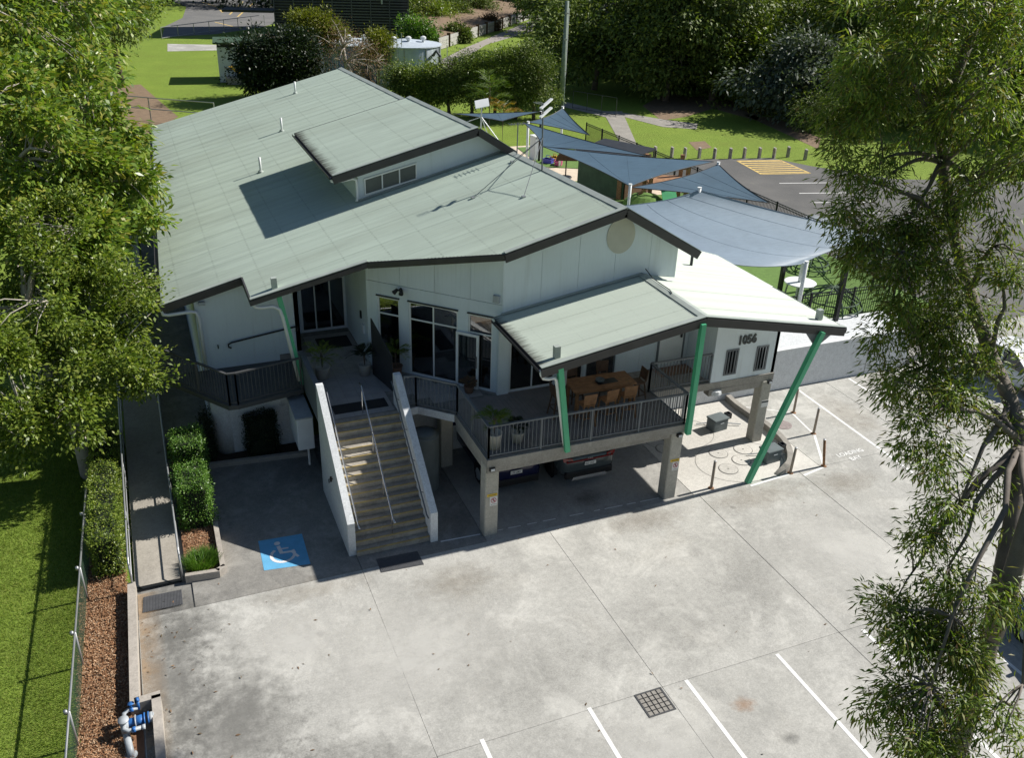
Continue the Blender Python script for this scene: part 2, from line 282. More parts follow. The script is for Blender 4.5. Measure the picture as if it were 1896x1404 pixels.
# ------------------------------------------------------------------ mesh helpers
def V(*a): return Vector(a)
class MB:
    def __init__(s): s.v = []; s.f = []
    def add(s, vs, fs):
        o = len(s.v); s.v += [tuple(q) for q in vs]; s.f += [tuple(i + o for i in f) for f in fs]; return s
    def box(s, x0, x1, y0, y1, z0, z1):
        return s.add([(x0, y0, z0), (x1, y0, z0), (x1, y1, z0), (x0, y1, z0), (x0, y0, z1), (x1, y0, z1), (x1, y1, z1), (x0, y1, z1)],
                     [(0, 3, 2, 1), (4, 5, 6, 7), (0, 1, 5, 4), (1, 2, 6, 5), (2, 3, 7, 6), (3, 0, 4, 7)])
    def cbox(s, c, d): return s.box(c[0] - d[0] / 2, c[0] + d[0] / 2, c[1] - d[1] / 2, c[1] + d[1] / 2, c[2] - d[2] / 2, c[2] + d[2] / 2)
    def bbox(s, x0, x1, y0, y1, z0, z1, b=.02):
        """box with chamfered top edges and vertical corners"""
        def ring(i, z): return [(x0 + i + b, y0 + i, z), (x1 - i - b, y0 + i, z), (x1 - i, y0 + i + b, z), (x1 - i, y1 - i - b, z), (x1 - i - b, y1 - i, z), (x0 + i + b, y1 - i, z), (x0 + i, y1 - i - b, z), (x0 + i, y0 + i + b, z)]
        vs = ring(0, z0) + ring(0, z1 - b) + ring(b * .7, z1)
        fs = [tuple(range(7, -1, -1)), tuple(range(16, 24))]
        for k in (0, 8):
            for i in range(8): fs.append((k + i, k + (i + 1) % 8, k + 8 + (i + 1) % 8, k + 8 + i))
        return s.add(vs, fs)
    def prism(s, pts, d):
        """polygon (3d points, any plane) extruded by vector d"""
        n = len(pts); d = Vector(d); a = [Vector(p) for p in pts]
        vs = a + [p + d for p in a]
        nm = Vector((0, 0, 0))
        for i in range(n): nm += a[i].cross(a[(i + 1) % n])
        fl = nm.dot(d) > 0
        bot = tuple(range(n)); top = tuple(range(n, 2 * n))
        fs = [tuple(reversed(bot)) if fl else bot, top if fl else tuple(reversed(top))]
        for i in range(n):
            q = (i, (i + 1) % n, n + (i + 1) % n, n + i); fs.append(q if fl else tuple(reversed(q)))
        return s.add(vs, fs)
    def bar(s, p, q, w, h, up=(0, 0, 1)):
        p, q = Vector(p), Vector(q); d = (q - p).normalized(); u = Vector(up)
        if abs(d.dot(u)) > .99: u = Vector((0, 1, 0))
        sd = d.cross(u).normalized(); u = sd.cross(d).normalized()
        c = [sd * (-w / 2) - u * h / 2, sd * (w / 2) - u * h / 2, sd * (w / 2) + u * h / 2, sd * (-w / 2) + u * h / 2]
        return s.add([p + k for k in c] + [q + k for k in c], [(0, 1, 2, 3)[::-1], (4, 5, 6, 7), (0, 1, 5, 4), (1, 2, 6, 5), (2, 3, 7, 6), (3, 0, 4, 7)])
    def tube(s, path, r, n=8, cap=True):
        P = [Vector(p) for p in path]; rs = r if isinstance(r, (list, tuple)) else [r] * len(P)
        rings = []; u = None
        for i, p in enumerate(P):
            d = (P[min(i + 1, len(P) - 1)] - P[max(i - 1, 0)])
            d = d.normalized() if d.length > 1e-9 else Vector((0, 0, 1))
            if u is None: u = d.orthogonal().normalized()
            u = (u - d * u.dot(d)); u = u.normalized() if u.length > 1e-6 else d.orthogonal().normalized()
            w_ = d.cross(u)
            rings.append([p + (u * cos(2 * pi * k / n) + w_ * sin(2 * pi * k / n)) * rs[i] for k in range(n)])
        vs = [q for rg in rings for q in rg]; fs = []
        for i in range(len(P) - 1):
            for k in range(n): fs.append((i * n + k, i * n + (k + 1) % n, (i + 1) * n + (k + 1) % n, (i + 1) * n + k))
        if cap: fs += [tuple(range(n - 1, -1, -1)), tuple(range((len(P) - 1) * n, len(P) * n))]
        return s.add(vs, fs)
    def lathe(s, prof, c=(0, 0, 0), n=20, axis='z', cap=True):
        vs = []
        for r_, z in prof:
            for k in range(n):
                a = 2 * pi * k / n; x, y = r_ * cos(a), r_ * sin(a)
                p = (x, y, z) if axis == 'z' else ((z, x, y) if axis == 'x' else (y, z, x))
                vs.append((p[0] + c[0], p[1] + c[1], p[2] + c[2]))
        fs = []
        for i in range(len(prof) - 1):
            for k in range(n): fs.append((i * n + k, i * n + (k + 1) % n, (i + 1) * n + (k + 1) % n, (i + 1) * n + k))
        if cap: fs += [tuple(range(n - 1, -1, -1)), tuple(range((len(prof) - 1) * n, len(prof) * n))]
        return s.add(vs, fs)
    def sheet(s, pts): return s.add(pts, [tuple(range(len(pts)))])
    def grid(s, fn, nu, nv):
        vs = [fn(i / nu, j / nv) for i in range(nu + 1) for j in range(nv + 1)]
        return s.add(vs, [(i * (nv + 1) + j, (i + 1) * (nv + 1) + j, (i + 1) * (nv + 1) + j + 1, i * (nv + 1) + j + 1) for i in range(nu) for j in range(nv)])
    def blob(s, c, r, n=10, m=6):
        return s.lathe([(max(1e-3, r[0] * sin(pi * i / m)), -r[2] * cos(pi * i / m)) for i in range(m + 1)], c, n, cap=False)

def mesh(mb, name, m, smooth=False):
    me = bpy.data.meshes.new(name); me.from_pydata(mb.v, [], mb.f); me.validate(); me.update()
    if m: me.materials.append(MATS[m])
    if smooth: me.polygons.foreach_set('use_smooth', [True] * len(me.polygons))
    return me
WORLD = set()
def place(o, parent):
    if parent is not None:
        o.parent = parent
        if parent.name in WORLD: o.location = -parent.location
    return o
def obj(name, mb, m, parent=None, smooth=False, label=None, kind=None):
    o = bpy.data.objects.new(name, mb if isinstance(mb, bpy.types.Mesh) else mesh(mb, name, m, smooth)); COL.objects.link(o); place(o, parent)
    if label: o['label'] = label
    if kind: o['kind'] = kind
    return o
def thing(name, label, cat, loc=(0, 0, 0), rz=0.0, group=None, world=False):
    o = bpy.data.objects.new(name, None); COL.objects.link(o); o.empty_display_size = .2
    o.location = loc; o.rotation_euler = (0, 0, rz); o['label'] = label; o['category'] = cat
    if group: o['group'] = group
    if world: WORLD.add(o.name)
    return o
def tag(o, label, cat, group=None):
    o['label'] = label; o['category'] = cat
    if group: o['group'] = group
    return o
def struct(name, mb, m, parent=None, smooth=False):
    o = obj(name, mb, m, parent, smooth)
    if parent is None: o['kind'] = 'structure'
    return o
def dup(root, loc, rz=None, label=None, scale=None):
    r = root.copy(); COL.objects.link(r); r.location = loc
    if rz is not None: r.rotation_euler = (0, 0, rz)
    if scale is not None: r.scale = scale
    if label: r['label'] = label
    for ch in list(root.children):
        c = ch.copy(); COL.objects.link(c); c.parent = r
        for g in list(ch.children):
            d = g.copy(); COL.objects.link(d); d.parent = c
    return r
def text_mb(txt, size, depth, M, bold=0.0, xs=1.0, shear=0.0, align='LEFT'):
    """lettering turned into a mesh; M places the text's XY plane in the scene"""
    c = bpy.data.curves.new('t', 'FONT'); c.body = txt; c.size = size; c.extrude = depth; c.offset = bold; c.shear = shear; c.align_x = align; c.resolution_u = 3
    o = bpy.data.objects.new('t', c); COL.objects.link(o)
    bpy.context.view_layer.update()
    me = bpy.data.meshes.new_from_object(o.evaluated_get(bpy.context.evaluated_depsgraph_get()))
    mb = MB(); mb.add([M @ Vector((v.co.x * xs, v.co.y, v.co.z)) for v in me.vertices], [tuple(p.vertices) for p in me.polygons])
    bpy.data.objects.remove(o); bpy.data.curves.remove(c); bpy.data.meshes.remove(me)
    return mb
def frame(o, x, y):
    """matrix with local X along x, local Y along y, at o"""
    x, y = Vector(x).normalized(), Vector(y).normalized(); z = x.cross(y)
    return Matrix(((x.x, y.x, z.x, o[0]), (x.y, y.y, z.y, o[1]), (x.z, y.z, z.z, o[2]), (0, 0, 0, 1)))
def np_mesh(name, verts, nper, m):
    """many separate n-gons of nper corners each"""
    verts = np.asarray(verts, dtype=np.float32).reshape(-1, 3); n = len(verts) // nper
    me = bpy.data.meshes.new(name); me.vertices.add(len(verts)); me.vertices.foreach_set('co', verts.ravel())
    me.loops.add(n * nper); me.loops.foreach_set('vertex_index', np.arange(n * nper, dtype=np.int32))
    me.polygons.add(n); me.polygons.foreach_set('loop_start', np.arange(0, n * nper, nper, dtype=np.int32))
    me.update(calc_edges=True); me.materials.append(MATS[m]); return me
def at(px, py, d):
    """point d metres from the drone along the sight line of a pixel of the 1896 x 1404 photograph"""
    r = _a * ((px - 948) / FPX) - _b * ((py - 702) / FPX) + _f
    return CAM + r.normalized() * d
def gnd(px, py, z=0.0):
    r = _a * ((px - 948) / FPX) - _b * ((py - 702) / FPX) + _f
    return CAM + r * ((z - CAM.z) / r.z)

# ------------------------------------------------------------------ foliage helpers
def unit(a): return a / np.maximum(1e-6, np.linalg.norm(a, axis=-1, keepdims=True))
def leaf_quads(base, dirs, L, W, fold=.18):
    """one kite-shaped blade per row: base point, direction, length, width"""
    n = len(base); side = unit(np.cross(dirs, unit(np.array([.25, 0, 1.0]) + NR.normal(size=(n, 3)) * .5)))   # blades lie face up to the light
    up = np.cross(side, dirs); L = np.asarray(L).reshape(-1, 1); W = np.asarray(W).reshape(-1, 1)
    mid = base + dirs * L * .45 + up * L * fold * .3
    return np.stack([base, mid + side * W / 2, base + dirs * L - up * L * fold * .2, mid - side * W / 2], 1)
def crown_points(ells, n, shell=.55):
    vol = np.array([e[3] * e[4] * e[5] for e in ells]) ** .6; pick = NR.choice(len(ells), n, p=vol / vol.sum())
    E = np.array(ells, float)[pick]; d = unit(NR.normal(size=(n, 3)))
    rr = (shell + (1 - shell) * NR.random(n) ** .6)[:, None]
    return E[:, :3] + d * rr * E[:, 3:6], d
def foliage(ells, nclus, nleaf, spread, L, W, droop=.3, outward=.6, shell=.55, drop=None, clump=.26):
    ns = max(4, nclus // 11); S_, Ds = crown_points(ells, ns, shell); pick = NR.integers(0, ns, nclus)   # boughs: clumps of clusters with gaps between
    er = float(np.mean([e[3] for e in ells])); C = S_[pick] + NR.normal(size=(nclus, 3)) * clump * er * (.7 + .6 * NR.random((nclus, 1))) * np.array([1, 1, .75]); D = Ds[pick]
    if drop is not None:
        k = NR.random(nclus) < drop(C); C, D = C[k], D[k]; nclus = len(C)
    cnt = nleaf
    base = np.repeat(C, cnt, 0) + NR.normal(size=(nclus * cnt, 3)) * spread * np.array([1, 1, .7])
    d = unit(unit(base - np.repeat(C, cnt, 0)) * .9 + np.repeat(D, cnt, 0) * outward + NR.normal(size=base.shape) * .35 + np.array([0, 0, -droop]))
    n = len(base)
    return leaf_quads(base, d, L * NR.uniform(.65, 1.25, n), W * NR.uniform(.7, 1.2, n)), C
def limb(mb, p, q, r0, r1, wob=.12, n=7, seg=5):
    p, q = Vector(p), Vector(q); L = (q - p).length; pts = []; rs = []
    for i in range(seg + 1):
        t = i / seg; j = Vector((R.uniform(-1, 1), R.uniform(-1, 1), R.uniform(-.6, .6))) * wob * L * .25 * (sin(pi * t))
        pts.append(p.lerp(q, t) + j + Vector((0, 0, .10 * L * sin(pi * t)))); rs.append(r0 + (r1 - r0) * t)
    mb.tube(pts, rs, n); return pts
def tree(name, label, base, trunk, r0, ells, leafmat, barkmat, nclus, nleaf, spread, L, W, droop=.3, shell=.5, nlimb=14, ntwig=40, group=None, drop=None, cat='tree', r1=None, outward=.6, clump=.26):
    """trunk: list of points from the ground up; limbs reach into the crown; leaves are real blades gathered in clumps"""
    t = thing(name, label, cat, base, 0, group, world=True)
    mb = MB(); T = [Vector(p) for p in trunk]; nT = len(T); r1 = r1 or r0 * .45
    mb.tube(T, [r0 * 1.25] + [r0 + (r1 - r0) * i / max(1, nT - 1) for i in range(1, nT)], 10)
    q, C = foliage(ells, nclus, nleaf, spread, L, W, droop, outward, shell, drop, clump)
    tops = T[max(1, nT // 2):]
    ends = []
    for i in range(nlimb):
        c = Vector(C[NR.integers(len(C))]); s_ = min(tops, key=lambda p: (p - c).length + R.uniform(0, 1.5))
        pts = limb(mb, s_, s_.lerp(c, .85), r1 * .75, r1 * .22); ends += pts[2:]
    for i in range(ntwig):
        c = Vector(C[NR.integers(len(C))]); s_ = min(ends + tops, key=lambda p: (p - c).length)
        limb(mb, s_, c, r1 * .2, .008, .2, 5, 3)
    obj('trunk', mb, barkmat, t, True)
    obj('crown', np_mesh('crown', q, 4, leafmat), leafmat, t)
    return t
def hedge_leaves(x0, x1, y0, y1, z0, z1, n, L, W, jit=.06):
    """leaves over the top and sides of a clipped block"""
    dx, dy, dz = x1 - x0, y1 - y0, z1 - z0
    areas = np.array([dx * dy, dx * dz, dx * dz, dy * dz, dy * dz]); f = NR.choice(5, n, p=areas / areas.sum())
    u, v = NR.random(n), NR.random(n); P = np.zeros((n, 3)); N = np.zeros((n, 3))
    for k, (fx, nn) in enumerate([(lambda u, v: (x0 + u * dx, y0 + v * dy, z1 + 0 * u), (0, 0, 1)), (lambda u, v: (x0 + u * dx, y0 + 0 * u, z0 + v * dz), (0, -1, 0)), (lambda u, v: (x0 + u * dx, y1 + 0 * u, z0 + v * dz), (0, 1, 0)), (lambda u, v: (x0 + 0 * u, y0 + u * dy, z0 + v * dz), (-1, 0, 0)), (lambda u, v: (x1 + 0 * u, y0 + u * dy, z0 + v * dz), (1, 0, 0))]):
        s_ = f == k; P[s_] = np.stack(fx(u[s_], v[s_]), 1); N[s_] = nn
    lump = .05 * np.sin(P[:, 0] * 7 + P[:, 1] * 5) + .05 * np.sin(P[:, 1] * 9 + P[:, 2] * 6)
    P += N * (NR.normal(size=(n, 1)) * jit + lump[:, None] - .05)
    d = unit(N * .7 + NR.normal(size=(n, 3)) * .7)
    return leaf_quads(P, d, L * NR.uniform(.6, 1.3, n), W * NR.uniform(.6, 1.3, n))
# ------------------------------------------------------------------ the ground
struct('ground', MB().grid(lambda u, v: (-260 + 620 * u, -60 + 520 * v, -.05), 8, 8), 'grass')
yard = struct('concrete_yard', MB().box(-1.66, 40, -4, 26.4, -.045, -.034), 'joint_dark')
J = .005
xs_ = [-1.64, 3.97, 9.42, 14.55, 18.4, 23.6, 29.5, 39.9]; ys_ = [-3.9, 5.6, 12.46, 18.92]
for i in range(len(xs_) - 1):
    for j in range(len(ys_) - 1):
        Ja, Jb = (.0055 if xs_[q] in (14.55, 18.4) else .002 for q in (i, i + 1))
        struct('slab', MB().bbox(xs_[i] + Ja, xs_[i + 1] - Jb, ys_[j] + .002, ys_[j + 1] - .002, -.033, 0.0, .008), 'concrete', yard)
for (x0, x1, y0, y1, m) in ((-.3, 3.97, 18.92, 26.35, 'concrete_dirt_shade'), (3.97, 7.57, 18.92, 23.9, 'concrete_dirt_shade'), (7.57, 14.42, 18.92, 23.9, 'concrete_mid'), (14.42, 19.3, 18.92, 23.9, 'concrete_pale'), (19.3, 23.6, 18.92, 23.9, 'concrete'), (23.6, 29.5, 18.92, 26.35, 'concrete'), (29.5, 39.9, 18.92, 26.35, 'concrete')):
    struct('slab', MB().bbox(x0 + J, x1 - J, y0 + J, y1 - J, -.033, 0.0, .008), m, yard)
# painted bay lines
def line(p, q, w=.10, m='road_paint', z=.004, parent=yard, name='bay_line'):
    p, q = Vector((*p, 0)), Vector((*q, 0)); d = (q - p).normalized(); s_ = Vector((-d.y, d.x, 0)) * w / 2
    return struct(name, MB().prism([p + s_, q + s_, q - s_, p - s_], (0, 0, .004)), m, parent) if False else struct(name, MB().sheet([(*(p - s_).xy, z), (*(q - s_).xy, z), (*(q + s_).xy, z), (*(p + s_).xy, z)]), m, parent)
for x, y in ((5.0, 12.55), (7.55, 12.51), (10.05, 12.45), (12.59, 12.39), (15.18, 12.33), (17.75, 12.3), (20.3, 12.3), (22.85, 12.3)): line((x, y), (x - .02, 7.3))
line((22.15, 23.72), (21.95, 17.55)); line((24.72, 23.78), (24.6, 17.6)); line((27.3, 23.78), (27.2, 17.6)); line((29.85, 23.78), (29.8, 17.6))
line((20.74, 22.26), (20.50, 20.80), .07); line((20.50, 20.70), (19.47, 18.98), .09); line((19.42, 18.86), (18.42, 18.66), .09); line((19.0, 23.4), (20.7, 22.3), .05)
line((16.4, 18.74), (18.0, 18.88), .08); line((6.33, 19.36), (7.5, 19.30), .05)
for a, b in ((7.99, 8.2), (8.35, 8.75), (8.95, 9.25), (9.45, 9.85), (10.3, 10.75), (11.1, 11.3), (11.45, 12.05), (12.2, 12.5), (12.65, 13.3)): line((a, 19.30 - (a - 8) * .03), (b, 19.30 - (b - 8) * .03), .035)
ML = frame((20.28, 19.17, .006), (1, .035, 0), (0, 1, 0))
struct('painted_word', text_mb('LOADING', .27, 0, ML, .006, .93), 'road_paint', yard)
struct('painted_word', text_mb('BAY', .27, 0, frame((20.56, 18.85, .006), (1, .035, 0), (0, 1, 0)), .006, .93), 'road_paint', yard)
# wheelchair bay square
bs = [gnd(478, 1002.7), gnd(559, 989), gnd(575, 1045), gnd(489, 1057.3)]
sq = struct('wheelchair_bay', MB().sheet([(p.x, p.y, .005) for p in reversed(bs)]), 'blue_paint', yard)
cxs, cys = sum(p.x for p in bs) / 4, sum(p.y for p in bs) / 4
def arc(mb, c, r, a0, a1, wd, z, n=18):
    ps = [(c[0] + r * cos(a0 + (a1 - a0) * i / n), c[1] + r * sin(a0 + (a1 - a0) * i / n)) for i in range(n + 1)]
    for (p, q) in zip(ps, ps[1:]):
        d = Vector((q[0] - p[0], q[1] - p[1])).normalized(); s_ = Vector((-d.y, d.x)) * wd / 2
        mb.sheet([(p[0] - s_.x, p[1] - s_.y, z), (q[0] - s_.x, q[1] - s_.y, z), (q[0] + s_.x, q[1] + s_.y, z), (p[0] + s_.x, p[1] + s_.y, z)])
w_ = MB(); arc(w_, (cxs - .04, cys - .12), .31, radians(125), radians(385), .085, .009)
def strip(mb, p, q, wd, z):
    d = Vector((q[0] - p[0], q[1] - p[1])).normalized(); s_ = Vector((-d.y, d.x)) * wd / 2
    mb.sheet([(p[0] - s_.x, p[1] - s_.y, z), (q[0] - s_.x, q[1] - s_.y, z), (q[0] + s_.x, q[1] + s_.y, z), (p[0] + s_.x, p[1] + s_.y, z)])
strip(w_, (cxs - .10, cys + .30), (cxs - .06, cys - .06), .10, .010); strip(w_, (cxs - .06, cys - .03), (cxs + .22, cys - .05), .085, .011); strip(w_, (cxs + .2, cys - .03), (cxs + .34, cys - .34), .075, .012); strip(w_, (cxs - .07, cys + .15), (cxs + .15, cys + .13), .06, .013)
w_.sheet([(cxs - .11 + .085 * cos(a * pi / 6), cys + .43 + .085 * sin(a * pi / 6), .010) for a in range(12)])
struct('wheelchair_symbol', w_, 'pink_paint', yard)
# dirt wash along the left kerb and rusty stain
struct('dirt_wash', MB().sheet([(-1.62, 9, .003), (-1.05, 9, .003), (-1.05, 19.9, .003), (-1.62, 19.9, .003)]), 'dirt_film', yard)

# asphalt of the upper car park, road beyond, paths
asph = struct('asphalt_car_park', MB().sheet([(29.6, 26.4, -.03), (75, 26.4, -.03), (75, 40, -.03), (50.5, 48.6, -.03), (47.0, 53.5, -.03), (45.6, 56.6, -.03), (36, 58.2, -.03), (29.6, 58.5, -.03)]), 'asphalt')
struct('asphalt_car_park', MB().sheet([(40, -10, -.032), (75, -10, -.032), (75, 26.4, -.032), (40, 26.4, -.032)]), 'asphalt')
for i, y in enumerate((338.5, 357, 374.3, 394, 414, 436)):
    x0 = (1443, 1480, 1505, 1520, 1540, 1560)[i]
    p, q = gnd(x0, y), gnd(x0 + 92 + i * 6, y - 1.0)
    line(p.xy, q.xy, .12, z=-.024, parent=asph)
Yq = [gnd(1365, 297), gnd(1410, 322), gnd(1500, 320), gnd(1445, 296)]
for k in range(7):
    a, b = Yq[0].lerp(Yq[1], (k + .12) / 7), Yq[3].lerp(Yq[2], (k + .12) / 7); c, d = Yq[0].lerp(Yq[1], (k + .62) / 7), Yq[3].lerp(Yq[2], (k + .62) / 7)
    struct('hatch_stripe', MB().sheet([(p.x, p.y, -.022) for p in (c, d, b, a)]), 'yellow_paint', asph)
for a, b in zip(Yq, Yq[1:] + Yq[:1]): line(a.xy, b.xy, .16, 'yellow_paint', -.020, asph, 'hatch_edge')
def patch(name, pix, m, z, parent=None): return struct(name, MB().sheet([(*gnd(x, y).xy, z) for x, y in reversed(pix)]), m, parent)
patch('footpath', [(1040, 186), (1120, 205), (1152, 205), (1187, 284), (1160, 284), (1122, 216), (1040, 196)], 'concrete_old', -.030)
patch('footpath', [(1150, 207), (1240, 222), (1292, 228), (1290, 238), (1228, 234), (1150, 214)], 'concrete_old', -.034)
patch('dirt_patch', [(1190, 195), (1230, 172), (1330, 178), (1420, 205), (1400, 222), (1320, 200), (1270, 215), (1225, 222)], 'dirt', -.040)
patch('dirt_patch', [(1375, 210), (1440, 218), (1520, 255), (1515, 275), (1440, 240)], 'dirt', -.040)
patch('dirt_patch', [(1275, 262), (1305, 260), (1318, 272), (1290, 277)], 'dirt', -.040)
patch('dirt_patch', [(185, 205), (200, 160), (260, 155), (300, 190), (330, 215), (270, 250), (200, 250)], 'dirt', -.040)
patch('gravel_drive', [(800, 118), (860, 88), (1000, 30), (1060, 22), (1060, 38), (990, 55), (900, 82), (840, 120), (800, 160)], 'gravel', -.036)
patch('footpath', [(310, 80), (405, 82), (405, 92), (310, 94)], 'concrete', -.036)
rd = patch('access_road', [(318, 0), (345, 12), (338, 32), (305, 48), (300, 68), (400, 62), (480, 50), (520, 40), (520, -20), (330, -25)], 'asphalt_worn', -.036)
for a, b in (((372, 2), (402, 12)), ((402, 12), (412, 22)), ((398, 40), (440, 50)), ((440, 30), (470, 4)), ((425, 26), (450, 2))):
    line(gnd(*a).xy, gnd(*b).xy, .3, 'yellow_paint', -.028, rd, 'road_line')

# left: mulch bed, kerb walls, lawn edge
struct('mulch_bed', MB().sheet([(-3.0, 8, -.035), (-1.62, 8, -.035), (-1.62, 20.5, -.035), (-1.9, 20.5, -.035), (-1.9, 27.5, -.035), (-2.7, 27.5, -.035), (-2.8, 20, -.035)]), 'mulch_base')
n = 26000
px = NR.uniform(-2.97, -1.86, n); py = 13.3 + 8.3 * NR.random(n)
d = unit(np.stack([NR.normal(size=n), NR.normal(size=n), NR.normal(size=n) * .28], 1))
q = leaf_quads(np.stack([px, py, NR.uniform(-.03, .02, n)], 1), d, .055 * NR.uniform(.5, 1.5, n), .022 * NR.uniform(.6, 1.5, n))
obj('wood_chips', np_mesh('wood_chips', q, 4, 'chip'), 'chip', None, kind='stuff')
bpy.data.objects['wood_chips']['label'] = 'brown wood chip mulch spread along the left kerb'
n = 150000
px = -3.0 - 7.0 * NR.random(n) ** 1.15; py = 12.5 + 19 * NR.random(n)
hh = NR.uniform(.03, .085, n)
b0 = np.stack([px, py, np.full(n, -.05)], 1); d = unit(np.stack([NR.normal(size=n) * .5, NR.normal(size=n) * .5, np.ones(n)], 1)); s_ = unit(np.cross(d, NR.normal(size=(n, 3)))) * .008
q = np.stack([b0 - s_, b0 + s_, b0 + d * hh[:, None]], 1)
obj('grass', np_mesh('grass', q, 3, 'grass_blade'), 'grass_blade', None, kind='stuff')
bpy.data.objects['grass']['label'] = 'short green lawn grass outside the wire fence'
n = 110; px = -1.55 + NR.exponential(.5, n) * (1 + 2 * NR.random(n)); py = NR.uniform(13, 19.6, n)
px[70:] = NR.uniform(-1.5, 20, 40); py[70:] = NR.uniform(9, 19, 40)
d = unit(np.stack([NR.normal(size=n), NR.normal(size=n), NR.normal(size=n) * .12], 1))
q = leaf_quads(np.stack([px, py, np.full(n, .014)], 1), d, .10 * NR.uniform(.5, 1.3, n), .03 * NR.uniform(.6, 1.4, n))
obj('fallen_leaves', np_mesh('fallen_leaves', q, 4, 'leaf_dry'), 'leaf_dry', None, kind='stuff')
bpy.data.objects['fallen_leaves']['label'] = 'dry fallen leaves scattered over the concrete yard'
struct('side_shade_slab', MB().box(-.5, .96, 27.3, 52, -.05, .02), 'concrete_dirt_shade')  # dark slab added to deepen the shade beside the building
for i, (x, y, rx, ry, m) in enumerate(((.2, 14.9, 1.9, 2.9, 'stain_dark'), (1.6, 12.2, 2.6, 2.2, 'stain_dark'), (-.6, 18.3, 1.3, 1.5, 'stain_dark'), (4.6, 15.5, 3.2, 2.6, 'bleach'), (1.9, 16.9, 1.8, 1.6, 'bleach'), (12.3, 18.35, 1.9, .9, 'stain_brown'), (16.2, 18.2, 2.4, .8, 'stain_brown'), (13.6, 15.3, 1.3, 3.4, 'stain_soft'), (10.6, 14.2, 3.0, 2.0, 'stain_soft'), (-.2, 10.5, 2.2, 2.6, 'stain_dark'), (-.9, 16.5, 1.0, 3.4, 'stain_dark'), (6.5, 13.6, 2.6, 2.4, 'stain_soft'), (8.2, 10.6, 2.6, 1.8, 'bleach'), (17.0, 15.0, 2.2, 2.6, 'bleach'), (19.4, 17.9, 1.8, .8, 'stain_brown'), (22.6, 21.5, 1.4, 2.2, 'stain_brown'), (11.3, 10.2, .28, .24, 'stain_oil'), (8.75, 9.8, .3, .26, 'stain_oil'), (13.9, 10.6, .26, .3, 'stain_oil'), (10.9, 11.35, .42, .3, 'stain_rust'), (11.2, 19.9, .9, .6, 'stain_oil'), (6.2, 17.6, 1.5, 1.0, 'stain_brown'), (2.6, 18.6, 2.2, .6, 'stain_brown'))):
    z = .0016 + .00012 * i; struct('floor_stain', MB().sheet([(x - rx, y - ry, z), (x + rx, y - ry, z), (x + rx, y + ry, z), (x - rx, y + ry, z)]), m, yard)
# ------------------------------------------------------------------ the building
D = 2.60
B = thing('community_building', 'white clad building with pale green corrugated roof, front stairs and covered verandah', 'building', (8, 27, 0), world=True)
def zmain(x): return 8.30 - .266 * (12.99 - x)
def ridge_x(y): return 12.99 - .0467 * (y - 22.17)
def ridge_z(y): return zmain(ridge_x(y))
def eave_x(y): return .02 + .0377 * (y - 27.3)
def lerp(a, b, t): return a + (b - a) * t
def xl_main(y):
    if y < 25.02: return lerp(9.19, 5.92, (y - 22.17) / 2.85)
    if y < 25.33: return lerp(5.92, 2.50, (y - 25.02) / .31)
    if y < 27.29: return 2.50
    return eave_x(y)
PITCHC = .0762
def roof_sheets(parent, y0, y1, xa, xb, zf, m, name='roof_sheet', amp=.011, brk=()):
    """overlapping corrugated sheets, each a real rippled strip running down the slope"""
    y = y0; k = 0
    while y < y1 - 1e-4:
        ye = min(y + .762, y1); mb = MB(); n = int(round((ye - y) / (PITCHC / 4)))
        ys = sorted(set([y + (ye - y + .02) * i / n for i in range(n + 1)] + [b for b in brk if y < b < ye]))
        vs = []; lift = .004 * (k % 2)
        for yy in ys:
            yc = min(yy, y1)
            dz = amp * sin(2 * pi * yy / PITCHC) + lift
            a, b = xa(yc), xb(yc)
            vs += [(a, yy, zf(a, yc) + dz), (b, yy, zf(b, yc) + dz)]
        mb.add(vs, [(2 * i, 2 * i + 1, 2 * i + 3, 2 * i + 2) for i in range(len(ys) - 1)])
        obj(name, mb, m, parent); y = ye; k += 1
# main roof: left slope with the angled front edge, steeper right slope
mr = obj('main_roof', MB().prism([(9.25, 22.3, zmain(9.25) - .05), (12.99, 22.3, 8.25), (ridge_x(52.9), 52.9, ridge_z(52.9) - .05), (eave_x(52.9) + .1, 52.9, zmain(eave_x(52.9) + .1) - .05), (.15, 27.42, zmain(.15) - .05), (2.6, 27.42, zmain(2.6) - .05), (2.6, 25.45, zmain(2.6) - .05), (5.95, 25.15, zmain(5.95) - .05)], (0, 0, -.06)), 'white_paint', B)
roof_sheets(mr, 22.17, 53.0, xl_main, ridge_x, lambda x, y: zmain(x), 'roof_main', brk=(25.021, 25.329, 25.331, 27.285, 27.295))
rsl = lambda y: .58 + .6 * min(1, max(0, (y - 27) / 9))
roof_sheets(mr, 22.17, 53.0, ridge_x, lambda y: min(15.65, ridge_x(y) + 1.53 / rsl(y) + .02), lambda x, y: ridge_z(y) - rsl(y) * (x - ridge_x(y)), 'roof_main')
cap = MB()
for s_, k in ((-1, .266), (1, .58)):
    a = [(ridge_x(y), y, ridge_z(y) + .045) for y in (22.12, 53.05)]; b = [(ridge_x(y) + s_ * .2, y, ridge_z(y) + .028 - .2 * (k if s_ < 0 else rsl(y))) for y in (22.12, 53.05)]
    cap.sheet([a[0], b[0], b[1], a[1]] if s_ > 0 else [a[0], a[1], b[1], b[0]])
obj('ridge_cap', cap, 'roof_trim', mr)
